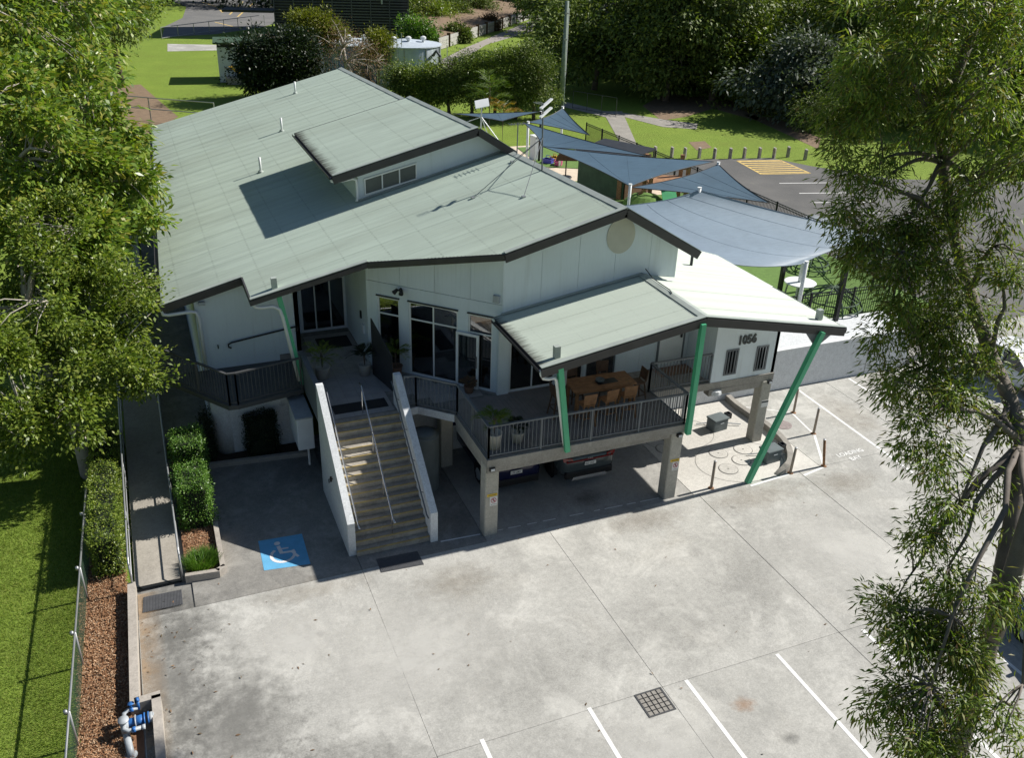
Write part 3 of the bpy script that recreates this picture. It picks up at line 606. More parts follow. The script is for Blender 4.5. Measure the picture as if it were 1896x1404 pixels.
def barge(parent, p, q, h=.27, t=.04, m='fascia', drop=0.0, cap=True):
    p, q = Vector(p), Vector(q)
    mb = MB().bar(p - V(0, 0, h / 2 + drop), q - V(0, 0, h / 2 + drop), t, h)
    obj('barge_board', mb, m, parent)
    d = (q - p).normalized(); s_ = Vector((-d.y, d.x, 0)).normalized()
    if s_.y > 0: s_ = -s_
    obj('barge_board', MB().bar(p + s_ * .035 - V(0, 0, .09), q + s_ * .035 - V(0, 0, .09), .03, .13), m, parent)
    if cap: obj('flashing', MB().bar(p + V(0, .05, .028), q + V(0, .05, .028), .17, .02), 'roof_trim', parent)
barge(mr, (9.19, 22.15, 7.29), (12.99, 22.15, 8.30)); barge(mr, (12.99, 22.15, 8.30), (15.72, 22.15, 8.30 - .58 * 2.73))
barge(mr, (5.92, 25.0, zmain(5.92)), (9.19, 22.15, 7.29), .2, cap=False); barge(mr, (2.46, 25.31, zmain(2.46)), (5.92, 25.0, zmain(5.92)), .18)
barge(mr, (-.02, 27.28, zmain(0)), (2.46, 27.28, zmain(2.46)), .25); obj('barge_board', MB().bar((2.47, 25.31, zmain(2.47) - .09), (2.47, 27.28, zmain(2.47) - .09), .04, .2), 'fascia', mr)
def gutter(parent, p, q, m='fascia'):
    p, q = Vector(p), Vector(q); d = (q - p).normalized(); s_ = d.cross(V(0, 0, 1))
    mb = MB()
    prof = [(-.06, .05), (-.06, -.05), (.06, -.05), (.065, .04), (.055, .04), (.05, -.04), (-.05, -.04), (-.05, .05)]
    n = len(prof)
    mb.add([p + s_ * a + V(0, 0, b) for a, b in prof] + [q + s_ * a + V(0, 0, b) for a, b in prof], [(i, (i + 1) % n, n + (i + 1) % n, n + i) for i in range(n)])
    obj('gutter', mb, m, parent)
gutter(mr, (eave_x(53) - .07, 53, zmain(eave_x(53)) - .06), (-.05, 27.26, zmain(0) - .06))
def downpipe(pts, r=.055, m='white_pipe', parent=B): obj('downpipe', MB().tube(pts, r, 10), m, parent, True)
downpipe([(0, 27.3, 4.75), (.05, 27.3, 4.55), (.2, 27.3, 4.52), (.85, 27.3, 4.55), (1.0, 27.3, 4.5), (1.06, 27.3, 4.3), (1.08, 27.3, 2.5)])
downpipe([(2.52, 25.38, 5.4), (2.6, 25.38, 5.24), (2.75, 25.38, 5.2), (3.1, 25.38, 5.2), (3.28, 25.38, 5.08), (3.36, 25.4, 4.8), (3.68, 25.4, 2.6)])
for (x, y) in ((8.37, 50.19), (6.46, 43.27), (4.65, 37.81)):
    vp = obj('roof_vent_pipe', MB().tube([(x, y, zmain(x) - .05), (x, y, zmain(x) + .62)], .05, 10), 'white_pipe', B, True)
    obj('pipe_collar', MB().lathe([(.13, zmain(x) - .01), (.10, zmain(x) + .06), (.06, zmain(x) + .09)], (x, y, 0), 12), 'roof_trim', vp)
# ---- walls
def wall(name, m, p0, p1, zb, top, openings=(), joints=(), t=.15, inward=(0, 1), parent=B, extra=()):
    p0, p1 = Vector((*p0, 0)), Vector((*p1, 0)); L = (p1 - p0).length; u = (p1 - p0) / L; n = Vector((*inward, 0)).normalized()
    topf = top if callable(top) else (lambda s: top)
    edges = [0] + sorted(joints) + [L]
    for a, b in zip(edges, edges[1:]):
        mb = MB(); g = .004
        cuts = sorted(set([a + (g if a > 0 else 0), b - (g if b < L else 0)] + [s for o in openings for s in o[:2] if a < s < b] + [e for e in extra if a < e < b]))
        for s0, s1 in zip(cuts, cuts[1:]):
            if s1 - s0 < 1e-5: continue
            z = zb
            for o in sorted([o for o in openings if o[0] <= (s0 + s1) / 2 <= o[1]], key=lambda o: o[2]):
                if o[2] > z + 1e-4: mb.prism([p0 + u * s0 + V(0, 0, z), p0 + u * s1 + V(0, 0, z), p0 + u * s1 + V(0, 0, o[2]), p0 + u * s0 + V(0, 0, o[2])], n * t)
                z = o[3]
            if topf((s0 + s1) / 2) > z + .01: mb.prism([p0 + u * s0 + V(0, 0, z), p0 + u * s1 + V(0, 0, z), p0 + u * s1 + V(0, 0, topf(s1 - 1e-4)), p0 + u * s0 + V(0, 0, topf(s0 + 1e-4))], n * t)
        obj(name, mb, m, parent)
def window(p0, u, n, s0, s1, z0, z1, mull=(), trans=(), fm='white_paint', gm='glass_window', fw=.05, name='window', parent=B, dep=.05, proud=0.0):
    p0 = Vector((*p0, 0)); u = Vector((*u, 0)).normalized(); n = Vector((*n, 0)).normalized()
    fr = MB()
    def rect(a, b, c, d, o0=.03 - proud, o1=.03 + dep - proud): fr.prism([p0 + u * a + n * o0 + V(0, 0, c), p0 + u * b + n * o0 + V(0, 0, c), p0 + u * b + n * o0 + V(0, 0, d), p0 + u * a + n * o0 + V(0, 0, d)], n * (o1 - o0))
    rect(s0, s0 + fw, z0, z1); rect(s1 - fw, s1, z0, z1); rect(s0 + fw, s1 - fw, z0, z0 + fw); rect(s0 + fw, s1 - fw, z1 - fw, z1)
    xs = [s0 + fw] + list(mull) + [s1 - fw]; zs = [z0 + fw] + list(trans) + [z1 - fw]
    for mm in mull: rect(mm - .022, mm + .022, z0 + fw, z1 - fw, .032 - proud, .028 + dep - proud)
    for tt in trans: rect(s0 + fw, s1 - fw, tt - .024, tt + .024, .034 - proud, .026 + dep - proud)
    f = obj(name, fr, fm, parent)
    for i in range(len(xs) - 1):
        for j in range(len(zs) - 1):
            mb = MB().prism([p0 + u * xs[i] + n * (.052 - proud) + V(0, 0, zs[j]), p0 + u * xs[i + 1] + n * (.052 - proud) + V(0, 0, zs[j]), p0 + u * xs[i + 1] + n * (.052 - proud) + V(0, 0, zs[j + 1]), p0 + u * xs[i] + n * (.052 - proud) + V(0, 0, zs[j + 1])], n * .006)
            obj('pane', mb, gm, f)
    return f
# front gable wall and verandah back wall (plane y = 22.57)
GX0 = 9.33
gtop = lambda s: (zmain(GX0 + s) - .09) if GX0 + s < 12.99 else (8.30 - .58 * (GX0 + s - 12.99) - .10)
gop = [(.30, 1.85, D, 5.0), (2.02, 2.85, D, 4.95), (2.95, 4.0, D, 4.95)]
wall('cladding_panel', 'cladding_x', (GX0, 22.57), (15.2, 22.57), 2.3, gtop, gop, (1.22, 2.43, 3.66, 4.88), extra=(3.66,))
wall('cladding_panel', 'cladding_x', (15.2, 22.57), (18.5, 22.57), 2.3, 5.05, [(-.01, -.005, 0, 0)])
window((GX0, 22.57), (1, 0), (0, 1), .30, 1.85, D, 5.0, (1.07,), (), gm='glass_dark'); window((GX0, 22.57), (1, 0), (0, 1), 2.02, 2.85, D, 4.95, (), (4.4,), gm='glass_dark'); window((GX0, 22.57), (1, 0), (0, 1), 2.95, 4.0, D, 4.95, (3.5,), (3.7,), fm='rail_grey')
obj('corner_post', MB().box(9.20, 9.56, 22.46, 22.60, D, 5.2), 'cladding_x', B)
# plain pale disc left on the gable
obj('sign_disc', MB().lathe([(1, 22.548), (1, 22.560)], (0, 0, 0), 40, 'y'), 'faux_patch', B)
dk = bpy.data.objects['sign_disc']; me = dk.data
for v in me.vertices: v.co.x, v.co.z = 13.11 + v.co.x * .48, 7.34 + v.co.z * .565
# door on the verandah
dr = obj('door', MB().box(14.92, 15.80, 22.535, 22.565, D, 4.66), 'white_paint', B)
obj('handle', MB().cbox((15.70, 22.50, 3.72), (.05, .06, .16)), 'black_metal', dr); obj('lock', MB().cbox((15.70, 22.515, 3.95), (.05, .04, .07)), 'black_metal', dr)
obj('door_frame', MB().box(14.85, 14.915, 22.53, 22.568, D, 4.75).box(15.805, 15.87, 22.53, 22.568, D, 4.75).box(14.915, 15.805, 22.53, 22.568, 4.665, 4.75), 'rail_grey', dr)
obj('wall_sign', MB().box(14.55, 14.80, 22.54, 22.565, 4.35, 4.47), 'letter_black', B)
obj('door_mat', MB().box(14.7, 16.0, 21.9, 22.5, D + .004, D + .02), 'pot_brown', B)
# angled wall with the glazed doors
dp0, du, dn = (6.05, 25.85), (.7071, -.7071), (.7071, .7071)
dtop = lambda s: zmain(6.05 + s * .7071) - .09
dop = [(.38, 1.16, 2.72, 5.07), (1.49, 3.18, D, 5.08), (3.53, 4.34, D, 5.07)]
wall('cladding_panel', 'cladding_d', dp0, (9.33, 22.57), 5.55, dtop, (), (1.2, 2.4, 3.6), inward=dn); wall('cladding_panel', 'cladding_d', dp0, (9.33, 22.57), 2.3, 5.535, dop, (), inward=dn)
window(dp0, du, dn, .38, 1.16, 2.72, 5.07, (), (4.50,)); window(dp0, du, dn, 1.49, 3.18, D, 5.08, (2.33,), (4.50,)); window(dp0, du, dn, 3.53, 4.34, D, 5.07, (), (4.46,), gm='glass_dark')
for a, b in ((.36, 1.18), (1.47, 3.20), (3.51, 4.36)):
    p = Vector((*dp0, 0)) + Vector((*du, 0)) * a; q = Vector((*dp0, 0)) + Vector((*du, 0)) * b; o_ = Vector((*dn, 0)) * -.02
    obj('window_hood', MB().bar(p + o_ + V(0, 0, 5.11), q + o_ + V(0, 0, 5.11), .07, .035), 'dark_trim', B)
sd_ = window(dp0, du, dn, 3.16, 3.93, D, 4.45, (), (), fm='white_paint', gm='glass_window', fw=.08, name='sliding_door', proud=.12)
hp = Vector((*dp0, 0)) + Vector((*du, 0)) * 3.86 - Vector((*dn, 0)) * .12
obj('handle', MB().bar(hp + V(0, 0, 3.35), hp + V(0, 0, 3.75), .04, .04), 'steel', sd_)
def on_d(s, o, z): return Vector((dp0[0], dp0[1], z)) + Vector((*du, 0)) * s - Vector((*dn, 0)) * o
sp = obj('spotlight', MB().tube([on_d(1.24, 0, 5.46), on_d(1.24, .12, 5.44)], .04, 8), 'black_metal', B, True)
for k in (-1, 1): obj('lamp_head', MB().tube([on_d(1.24 + k * .07, .10, 5.46), on_d(1.24 + k * .13, .24, 5.38)], [.045, .075], 10), 'black_metal', sp, True)
obj('alarm_box', MB().bar(on_d(4.46, .05, 5.62), on_d(4.46, .05, 5.84), .20, .09, (.7071, .7071, 0)), 'valve_grey', B)
# entry recess
wall('entry_wall', 'cladding_y', (6.05, 25.86), (6.05, 29.0), 2.3, lambda s: zmain(6.1) - .1, inward=(1, 0))
wall('entry_wall', 'cladding_x', (4.15, 29.0), (6.05, 29.0), 2.3, lambda s: zmain(4.15 + s) - .1, [(.3, 1.88, D, 4.55)])
window((4.15, 29.0), (1, 0), (0, 1), .3, 1.88, D, 4.55, (.82, 1.35), (), gm='glass_dark', name='entry_doors', fw=.07)
wall('entry_wall', 'cladding_y', (4.15, 27.45), (4.15, 29.0), 2.3, lambda s: zmain(4.15) - .1, inward=(-1, 0))
wall('front_wall', 'cladding_x', (.97, 27.45), (4.15, 27.45), 2.2, lambda s: zmain(.97 + s) - .1, [(2.45, 3.1, 2.28, 2.62)])
obj('vent_grille', MB().box(3.42, 4.07, 27.50, 27.54, 2.28, 2.62), 'car_black', B)
obj('side_wall', MB().prism([(.97, 27.5, 0), (.97, 52.3, 0), (.97, 52.3, zmain(.97) - .1), (.97, 27.5, zmain(.97) - .1)], (.15, 0, 0)), 'cladding_y', B)
obj('rear_wall', MB().prism([(1.12, 52.3, 0), (12.15, 52.3, 0), (12.15, 52.3, 6.9), (11.5, 52.3, 7.75), (1.12, 52.3, zmain(1.12) - .1)], (0, .15, 0)), 'cladding_x', B)
obj('side_wall', MB().prism([(15.2, 22.72, 0), (15.2, 27.6, 0), (15.2, 27.6, 6.7), (15.2, 22.72, 6.85)], (-.15, 0, 0)), 'cladding_y', B); obj('side_wall', MB().prism([(12.6, 27.6, 0), (12.3, 52.3, 0), (12.3, 52.3, 6.4), (12.6, 27.6, 6.4)], (-.15, 0, 0)), 'cladding_y', B)
obj('letter_box', MB().box(5.99, 6.05, 26.3, 26.5, 3.5, 3.8), 'white_paint', B); obj('intercom', MB().box(6.0, 6.05, 26.65, 26.75, 3.9, 4.15), 'black_metal', B)
# inside
obj('interior_wall', MB().prism([(9.45, 25.9, D), (15.0, 25.9, D), (15.0, 25.9, 6.0), (9.45, 25.9, 6.0)], (0, .05, 0)).prism([(9.4, 25.9, D), (6.25, 28.9, D), (6.25, 28.9, 6.0), (9.4, 25.9, 6.0)], (.05, .05, 0)).box(4.2, 6.0, 31.5, 31.6, D, 5), 'interior', B)
obj('ceiling', MB().prism([(9.4, 22.75, 5.3), (15.0, 22.75, 5.3), (15.0, 27.0, 5.3), (4.3, 31.5, 5.3), (4.3, 29.2, 5.3), (6.25, 29.2, 5.3), (6.25, 25.95, 5.3)], (0, 0, .03)), 'white_paint', B)
ac = thing('armchair', 'dark round-backed armchair behind the glazed doors of the angled wall', 'armchair', (9.0, 25.0, D + .0), radians(40))
obj('backrest', MB().lathe([(.30, .30), (.46, .5), (.50, .9), (.42, 1.1)], (0, 0, 0), 18), 'timber_dark', ac, True); obj('seat', MB().lathe([(.42, .28), (.46, .36), (.44, .46), (.2, .48)], (0, -.12, 0), 16), 'timber_dark', ac, True)
for sx in (-.25, .25):
    for sy in (-.3, .18): obj('leg', MB().tube([(sx, sy, 0), (sx * .9, sy * .9, .3)], .022, 6), 'timber_dark', ac)
# ---- monitor on the roof
mo = obj('clerestory_roof', MB().prism([(6.15, 30.1, 7.71), (11.20, 30.1, 9.03), (10.85, 36.95, 8.94), (6.10, 36.95, 7.70)], (0, 0, -.08)), 'white_paint', B)
mrx = lambda y: lerp(11.27, 10.88, (y - 30.0) / 7.05)
zmon = lambda x, y: 7.75 + .262 * (x - 6.06)
roof_sheets(mo, 30.0, 37.05, lambda y: 6.05, mrx, zmon, 'roof_main'); roof_sheets(mo, 30.0, 37.05, mrx, lambda y: 12.72 - .5 * (y - 30) / 7, lambda x, y: zmon(mrx(y), y) - (.62 + .35 * (y - 30) / 7) * (x - mrx(y)), 'roof_main')
obj('ridge_cap', MB().sheet([(mrx(30) - .16, 29.97, zmon(mrx(30) - .16, 30) + .03), (mrx(30), 29.97, zmon(mrx(30), 30) + .05), (mrx(37), 37.08, zmon(mrx(37), 37) + .05), (mrx(37) - .16, 37.08, zmon(mrx(37) - .16, 37) + .03)]), 'roof_trim', mo)
barge(mo, (6.03, 29.98, 7.76), (11.27, 29.98, 9.13), .28); barge(mo, (11.27, 29.98, 9.13), (12.74, 29.98, 8.22), .26); barge(mo, (6.03, 37.07, 7.76), (10.88, 37.07, 9.03), .2, cap=False)
gutter(mo, (5.98, 37.05, 7.70), (5.98, 29.98, 7.70))
zc = lambda x: 6.90 + .235 * (x - 7.2)
for (xa, xb, lo, hi) in ((6.98, 7.2, None, None), (7.2, 9.12, 'open', None), (9.12, 11.27, None, None), (11.27, 12.7, None, None)):
    tz = lambda x: min(zmon(x, 30) - .1, 9.11 - .62 * (x - 11.27) - .1)
    if lo is None: obj('clerestory_wall', MB().prism([(xa, 30.4, 6.4), (xb, 30.4, 6.4), (xb, 30.4, tz(xb)), (xa, 30.4, tz(xa))], (0, .15, 0)), 'cladding_x', B)
    else: obj('clerestory_wall', MB().prism([(xa, 30.4, 6.4), (xb, 30.4, 6.4), (xb, 30.4, zc(xb)), (xa, 30.4, zc(xa))], (0, .15, 0)).prism([(xa, 30.4, zc(xa) + .6), (xb, 30.4, zc(xb) + .6), (xb, 30.4, tz(xb)), (xa, 30.4, tz(xa))], (0, .15, 0)), 'cladding_x', B)
fr = MB()   # one band of three frosted lights, raked with the roof
for dz0, dz1 in ((0, .05), (.55, .6)): fr.prism([(7.2, 30.36, zc(7.2) + dz0), (9.12, 30.36, zc(9.12) + dz0), (9.12, 30.36, zc(9.12) + dz1), (7.2, 30.36, zc(7.2) + dz1)], (0, .09, 0))
for xm in (7.225, 7.85, 8.48, 9.095): fr.prism([(xm - .022, 30.362, zc(xm - .022) + .051), (xm + .022, 30.362, zc(xm + .022) + .051), (xm + .022, 30.362, zc(xm + .022) + .549), (xm - .022, 30.362, zc(xm - .022) + .549)], (0, .08, 0))
cw = obj('clerestory_window', fr, 'white_paint', B)
for xa, xb in ((7.247, 7.828), (7.872, 8.458), (8.502, 9.073)): obj('pane', MB().prism([(xa, 30.40, zc(xa) + .05), (xb, 30.40, zc(xb) + .05), (xb, 30.40, zc(xb) + .55), (xa, 30.40, zc(xa) + .55)], (0, .01, 0)), 'frosted', cw)
obj('clerestory_wall', MB().box(6.98, 7.12, 30.55, 36.7, 6.3, 7.9), 'cladding_y', B); obj('clerestory_wall', MB().prism([(6.98, 36.7, 6.3), (11, 36.7, 7.6), (11, 36.7, 8.85), (6.98, 36.7, 7.8)], (0, .12, 0)), 'cladding_x', B)
downpipe([(6.0, 30.25, 7.66), (6.05, 30.25, 7.52), (6.2, 30.25, 7.48), (6.78, 30.28, 7.56), (6.9, 30.30, 7.5), (6.92, 30.3, 7.3), (6.92, 30.3, 6.85), (6.86, 30.2, 6.78)], .045)
obj('flashing', MB().bar((6.9, 30.36, zmain(6.9) + .06), (12.6, 30.36, zmain(12.6) + .06), .12, .03), 'roof_trim', mr)
# ---- verandah roof
zvl = lambda x, y: 6.0 - .163 * (13.98 - x); zvr = lambda x, y: 6.0 - .20 * (x - 13.98)
vr = obj('verandah_roof', MB().prism([(9.15, 19.1, 5.14), (13.98, 19.1, 5.92), (13.98, 22.5, 5.92), (9.2, 22.5, 5.14)], (0, 0, -.06)).prism([(13.98, 19.1, 5.92), (18.95, 19.1, 4.92), (18.95, 22.5, 4.92), (13.98, 22.5, 5.92)], (0, 0, -.06)), 'white_paint', B)
roof_sheets(vr, 19.0, 22.57, lambda y: 9.02, lambda y: 13.98, zvl, 'roof_verandah'); roof_sheets(vr, 19.0, 22.57, lambda y: 13.98, lambda y: 19.12, zvr, 'roof_verandah'); roof_sheets(vr, 22.57, 27.2, lambda y: 15.22, lambda y: 19.2, zvr, 'roof_verandah')
obj('ridge_cap', MB().sheet([(13.82, 18.97, zvl(13.82, 0) + .03), (13.98, 18.97, 6.045), (13.98, 22.55, 6.045), (13.82, 22.55, zvl(13.82, 0) + .03)][::1]).sheet([(13.98, 18.97, 6.045), (14.16, 18.97, zvr(14.16, 0) + .03), (14.16, 22.55, zvr(14.16, 0) + .03), (13.98, 22.55, 6.045)]), 'roof_trim', vr)
obj('cable', MB().tube([(14.05, 22.5, 6.2), (14.03, 22.0, 6.07), (14.02, 21.0, 6.07), (13.95, 20.75, 6.06)], .014, 6), 'dark_trim', vr)
barge(vr, (9.0, 18.98, 5.20), (13.98, 18.98, 6.01), .27); barge(vr, (13.98, 18.98, 6.01), (19.14, 18.98, 4.98), .27)
gutter(vr, (8.98, 22.4, 5.17), (8.98, 18.98, 5.15)); gutter(vr, (19.12, 18.98, 4.915), (19.19, 27.2, 4.905), 'roof_trim')
obj('flashing', MB().bar((9.3, 22.52, zvl(9.3, 0) + .05), (13.98, 22.52, 6.05), .10, .03), 'roof_trim', vr)
obj('roof_stub', MB().tube([(16.9, 24.2, 5.35), (16.9, 24.2, 5.75)], .05, 8), 'black_metal', vr)
downpipe([(9.0, 19.02, 5.15), (9.03, 19.02, 5.0), (9.1, 19.02, 4.88), (9.25, 19.02, 4.84), (9.42, 19.04, 4.84), (9.5, 19.06, 4.75), (9.55, 19.07, 4.5), (9.9, 19.1, 2.55)], .05)
# ---- green struts
def strut(p, q, s=.15): obj('green_post', MB().bar(p, q, s, s, (0, 1, 0)), 'green_post', B)
strut((3.80, 25.45, 2.45), (3.30, 25.45, 5.5)); strut((9.95, 19.02, 2.45), (9.55, 19.02, 5.22)); strut((13.87, 18.93, 2.3), (13.87, 18.93, 5.85)); strut((16.42, 18.93, 0), (18.2, 18.93, 5.0), .16)
for (x, y, z) in ((3.22, 25.55, zmain(3.2)), (9.60, 19.33, zvl(9.6, 0)), (18.55, 19.55, zvr(18.5, 0))): obj('post_cap', MB().bar((x, y, z), (x - .01, y, z + .34), .16, .16, (0, 1, 0)), 'roof_trim', B)
obj('bracket', MB().prism([(17.55, 18.98, 5.15), (18.75, 18.98, 4.92), (18.25, 18.98, 4.55), (18.05, 18.98, 4.55)], (0, .08, 0)), 'rail_grey', B)
obj('bracket', MB().box(9.62, 9.80, 19.05, 19.15, 4.55, 5.1), 'rail_grey', B)
# ---- floor slab, beams, columns
obj('floor_slab', MB().prism([(3.98, 22.56, 2.34), (6.30, 22.56, 2.34), (6.72, 22.62, 2.34), (7.58, 21.78, 2.34), (7.58, 19.08, 2.34), (13.86, 19.0, 2.34), (13.86, 21.08, 2.34), (18.5, 21.0, 2.34), (18.5, 24.0, 2.34), (15.05, 24.0, 2.34), (15.05, 52.2, 2.34), (1.12, 52.2, 2.34), (1.12, 27.6, 2.34), (3.78, 27.44, 2.34), (3.78, 25.9, 2.34), (3.98, 25.9, 2.34)], (0, 0, .25)), 'concrete_old', B)
bm = MB().box(7.585, 13.85, 19.09, 19.42, 2.16, 2.335).box(7.59, 7.92, 19.425, 21.7, 2.12, 2.335).box(13.4, 13.80, 19.5, 23.8, 2.1, 2.335).box(16.0, 18.48, 21.02, 21.3, 2.12, 2.335)
obj('edge_beam', bm, 'concrete_old', B)
obj('slab_edge', MB().prism([(6.70, 22.60, 2.36), (7.57, 21.76, 2.36), (7.57, 21.76, 2.6), (6.70, 22.60, 2.6)], (-.02, -.02, 0)).prism([(6.29, 22.54, 2.36), (6.70, 22.60, 2.36), (6.70, 22.60, 2.6), (6.29, 22.54, 2.6)], (0, -.025, 0)), 'render_white', B)
ve = obj('verandah_decking', MB().box(7.62, 13.82, 19.12, 22.5, D - .005, D + .004), 'joint_dark', B)
bd = mesh(MB().bbox(-.068, .068, 0, 3.36, 0, .008, .003), 'deck_board', 'deck_floor')
for k in range(44):
    o = obj('deck_board', bd, None, ve); o.location = (7.70 + k * .14, 19.13, D + .004)
tl = obj('landing_bed', MB().prism([(4.0, 22.6, D - .004), (6.28, 22.6, D - .004), (6.66, 22.66, D - .004), (7.4, 21.9, D - .004), (9.2, 22.5, D - .004), (6.0, 25.8, D - .004), (6.0, 28.95, D - .004), (4.2, 28.95, D - .004), (4.2, 27.45, D - .004), (4.0, 27.4, D - .004)], (0, 0, .005)), 'joint_dark', B)
tm = mesh(MB().bbox(-.196, .196, -.196, .196, 0, .008, .003), 'floor_tile', 'tile_floor')
for i in range(14):
    for j in range(17):
        x, y = 4.2 + i * .4, 22.82 + j * .4
        inside = (x < 5.95 and y < 28.8 and not (y > 27.2 and x < 4.3)) or (x + y < 31.5 and x > 5.9 and y > 22.7 and y > 30.0 - x + .1)
        if x < 6.0 and not (4.19 <= x): inside = False
        if inside: o = obj('floor_tile', tm, None, tl); o.location = (x, y, D + .002)
def column(x0, x1, y0, y1, z1, sign=0):
    c = obj('column', MB().bbox(x0, x1, y0, y1, 0, z1, .025), 'concrete_ramp' if False else 'concrete_old', B)
    me = c.data; me.materials.clear(); me.materials.append(MATS['column_concrete'])
    if sign == 1:
        mx = (x0 + x1) / 2 + .03
        ys_ = obj('warning_strip', MB().box(mx - .17, mx + .13, y0 - .012, y0 - .002, 1.34, 1.42), 'yellow_sign', c)
        ns = obj('notice', MB().box(mx - .09, mx + .13, y0 - .012, y0 - .002, 1.02, 1.32), 'plate_white', c)
    if sign == 2: obj('notice', MB().box(x0 + .1, x1 - .02, y0 - .012, y0 - .002, 1.35, 1.6), 'plate_white', c); obj('notice', MB().box(x0 + .1, x1 - .02, y0 - .016, y0 - .013, 1.52, 1.585), 'letter_black', c)
    return c
m_concrete('column_concrete', (.50, .48, .42), (.37, .355, .31), (.34, .29, .22), .4, 3)
for (x0, x1, y0, y1) in ((7.57, 7.97, 19.16, 19.56), (13.40, 13.80, 19.02, 19.42)):
    c = column(x0, x1, y0, y1, 2.34, 1); mx = (x0 + x1) / 2 + .05
    ring = MB(); cz = 1.20
    for i in range(20):
        a, b = 2 * pi * i / 20, 2 * pi * (i + 1) / 20
        ring.sheet([(mx + .085 * cos(a), y0 - .015, cz + .085 * sin(a)), (mx + .085 * cos(b), y0 - .015, cz + .085 * sin(b)), (mx + .066 * cos(b), y0 - .015, cz + .066 * sin(b)), (mx + .066 * cos(a), y0 - .015, cz + .066 * sin(a))])
    ring.sheet([(mx - .062, y0 - .0155, cz + .046), (mx - .046, y0 - .0155, cz + .062), (mx + .062, y0 - .0155, cz - .046), (mx + .046, y0 - .0155, cz - .062)])
    obj('no_walking_ring', ring, 'red_sign', c)
    man = MB().lathe([(.001, y0 - .0145), (.016, y0 - .0145)], (mx, 0, cz + .045), 8, 'y', False)
    for a, b in (((0, .028), (0, -.01)), ((0, -.01), (-.025, -.05)), ((0, -.01), (.022, -.05)), ((0, .022), (.03, 0)), ((0, .022), (-.028, .002))): man.bar((mx + a[0], y0 - .014, cz + a[1]), (mx + b[0], y0 - .014, cz + b[1]), .011, .001, (0, 1, 0))
    obj('walking_figure', man, 'letter_black', c)
    marks = MB()
    for k in range(4): marks.box(mx - .075 + k * .045, mx - .045 + k * .045, y0 - .0135, y0 - .0125, 1.055, 1.072)
    for k in range(7): marks.box(mx - .15 + k * .033, mx - .128 + k * .033, y0 - .0135, y0 - .0125, 1.365, 1.395)
    obj('small_print', marks, 'letter_black', c)
column(18.07, 18.46, 20.97, 21.36, 2.34, 2); column(7.55, 7.95, 23.0, 23.4, 2.34)
for (x, y, z) in ((7.72, 19.08, 2.30), (13.62, 18.98, 2.28), (18.34, 20.96, 2.30)):
    l_ = obj('flood_light', MB().cbox((x, y, z), (.16, .10, .10)), 'black_metal', B); obj('lens', MB().cbox((x + .01, y - .056, z - .01), (.11, .008, .07)), 'headlamp', l_)
# the numbered box on the right
nb = [(.45, .93, 2.79, 3.70), (1.63, 2.10, 2.77, 3.66)]
wall('cladding_panel', 'cladding_x', (16.02, 21.05), (18.5, 21.05), 2.34, lambda s: zvr(16.02 + s, 0) - .09, nb, (), t=.12)
obj('cladding_panel', MB().prism([(16.02, 21.17, 2.59), (16.02, 22.56, 2.59), (16.02, 22.56, 5.4), (16.02, 21.17, 5.4)], (.12, 0, 0)), 'cladding_y', B); obj('cladding_panel', MB().prism([(18.5, 21.05, 2.34), (18.5, 23.9, 2.34), (18.5, 23.9, 5.0), (18.5, 21.05, 5.0)], (-.12, 0, 0)), 'cladding_y', B)
for (a, b, z0, z1) in nb:
    f = window((16.02, 21.05), (1, 0), (0, 1), a, b, z0, z1, (), (), fm='rail_grey', gm='glass_dark', fw=.055, name='louvre_window', proud=.06)
    for k in range(3):
        x = 16.02 + a + .09 + k * (b - a - .12) / 3
        obj('louvre_blade', MB().bar((x + .03, 21.02, z0 + .06), (x + .03, 21.02, z1 - .06), .085, .015, (.5, -.86, 0)), 'rail_grey', f)
obj('house_number', text_mb('1056', .42, .015, frame((16.84, 21.03, 3.84), (1, 0, 0), (0, 0, 1)), .016, .86, .0), 'letter_black', B)
obj('pipe_outlet', MB().tube([(16.5, 22.9, 2.4), (16.5, 22.9, .35), (16.45, 22.85, .1)], .09, 10), 'render_white', B, True); obj('pipe_pad', MB().lathe([(.26, .0), (.26, .12), (.2, .16), (.16, .1)], (16.45, 22.85, 0), 14), 'concrete_old', B, True)
obj('down_bracket', MB().lathe([(.22, 0), (.2, .12), (.02, .18)], (16.3, 21.1, 2.16), 12), 'render_white', B)
# undercroft walls
obj('undercroft_wall', MB().box(3.98, 19.0, 23.92, 24.1, 0, 2.33), 'render_white', B); obj('undercroft_wall', MB().box(1.5, 3.77, 26.0, 26.15, 0, 2.27), 'render_white', B)
obj('undercroft_wall', MB().lathe([(.42, 0), (.42, 2.27)], (1.42, 26.4, 0), 24), 'render_white', B, True)
obj('undercroft_wall', MB().box(.98, 1.1, 27.72, 52, 0, 2.33), 'interior_dark', B) if False else None
# ramp landing slab in front of the white wall
ls = obj('landing_slab', MB().prism([(-.1, 27.0, 2.28), (1.45, 24.75, 2.28), (1.75, 24.72, 2.28), (3.76, 25.15, 2.28), (3.76, 27.44, 2.28), (-.1, 27.44, 2.28)], (0, 0, .14)), 'rail_dark', B)
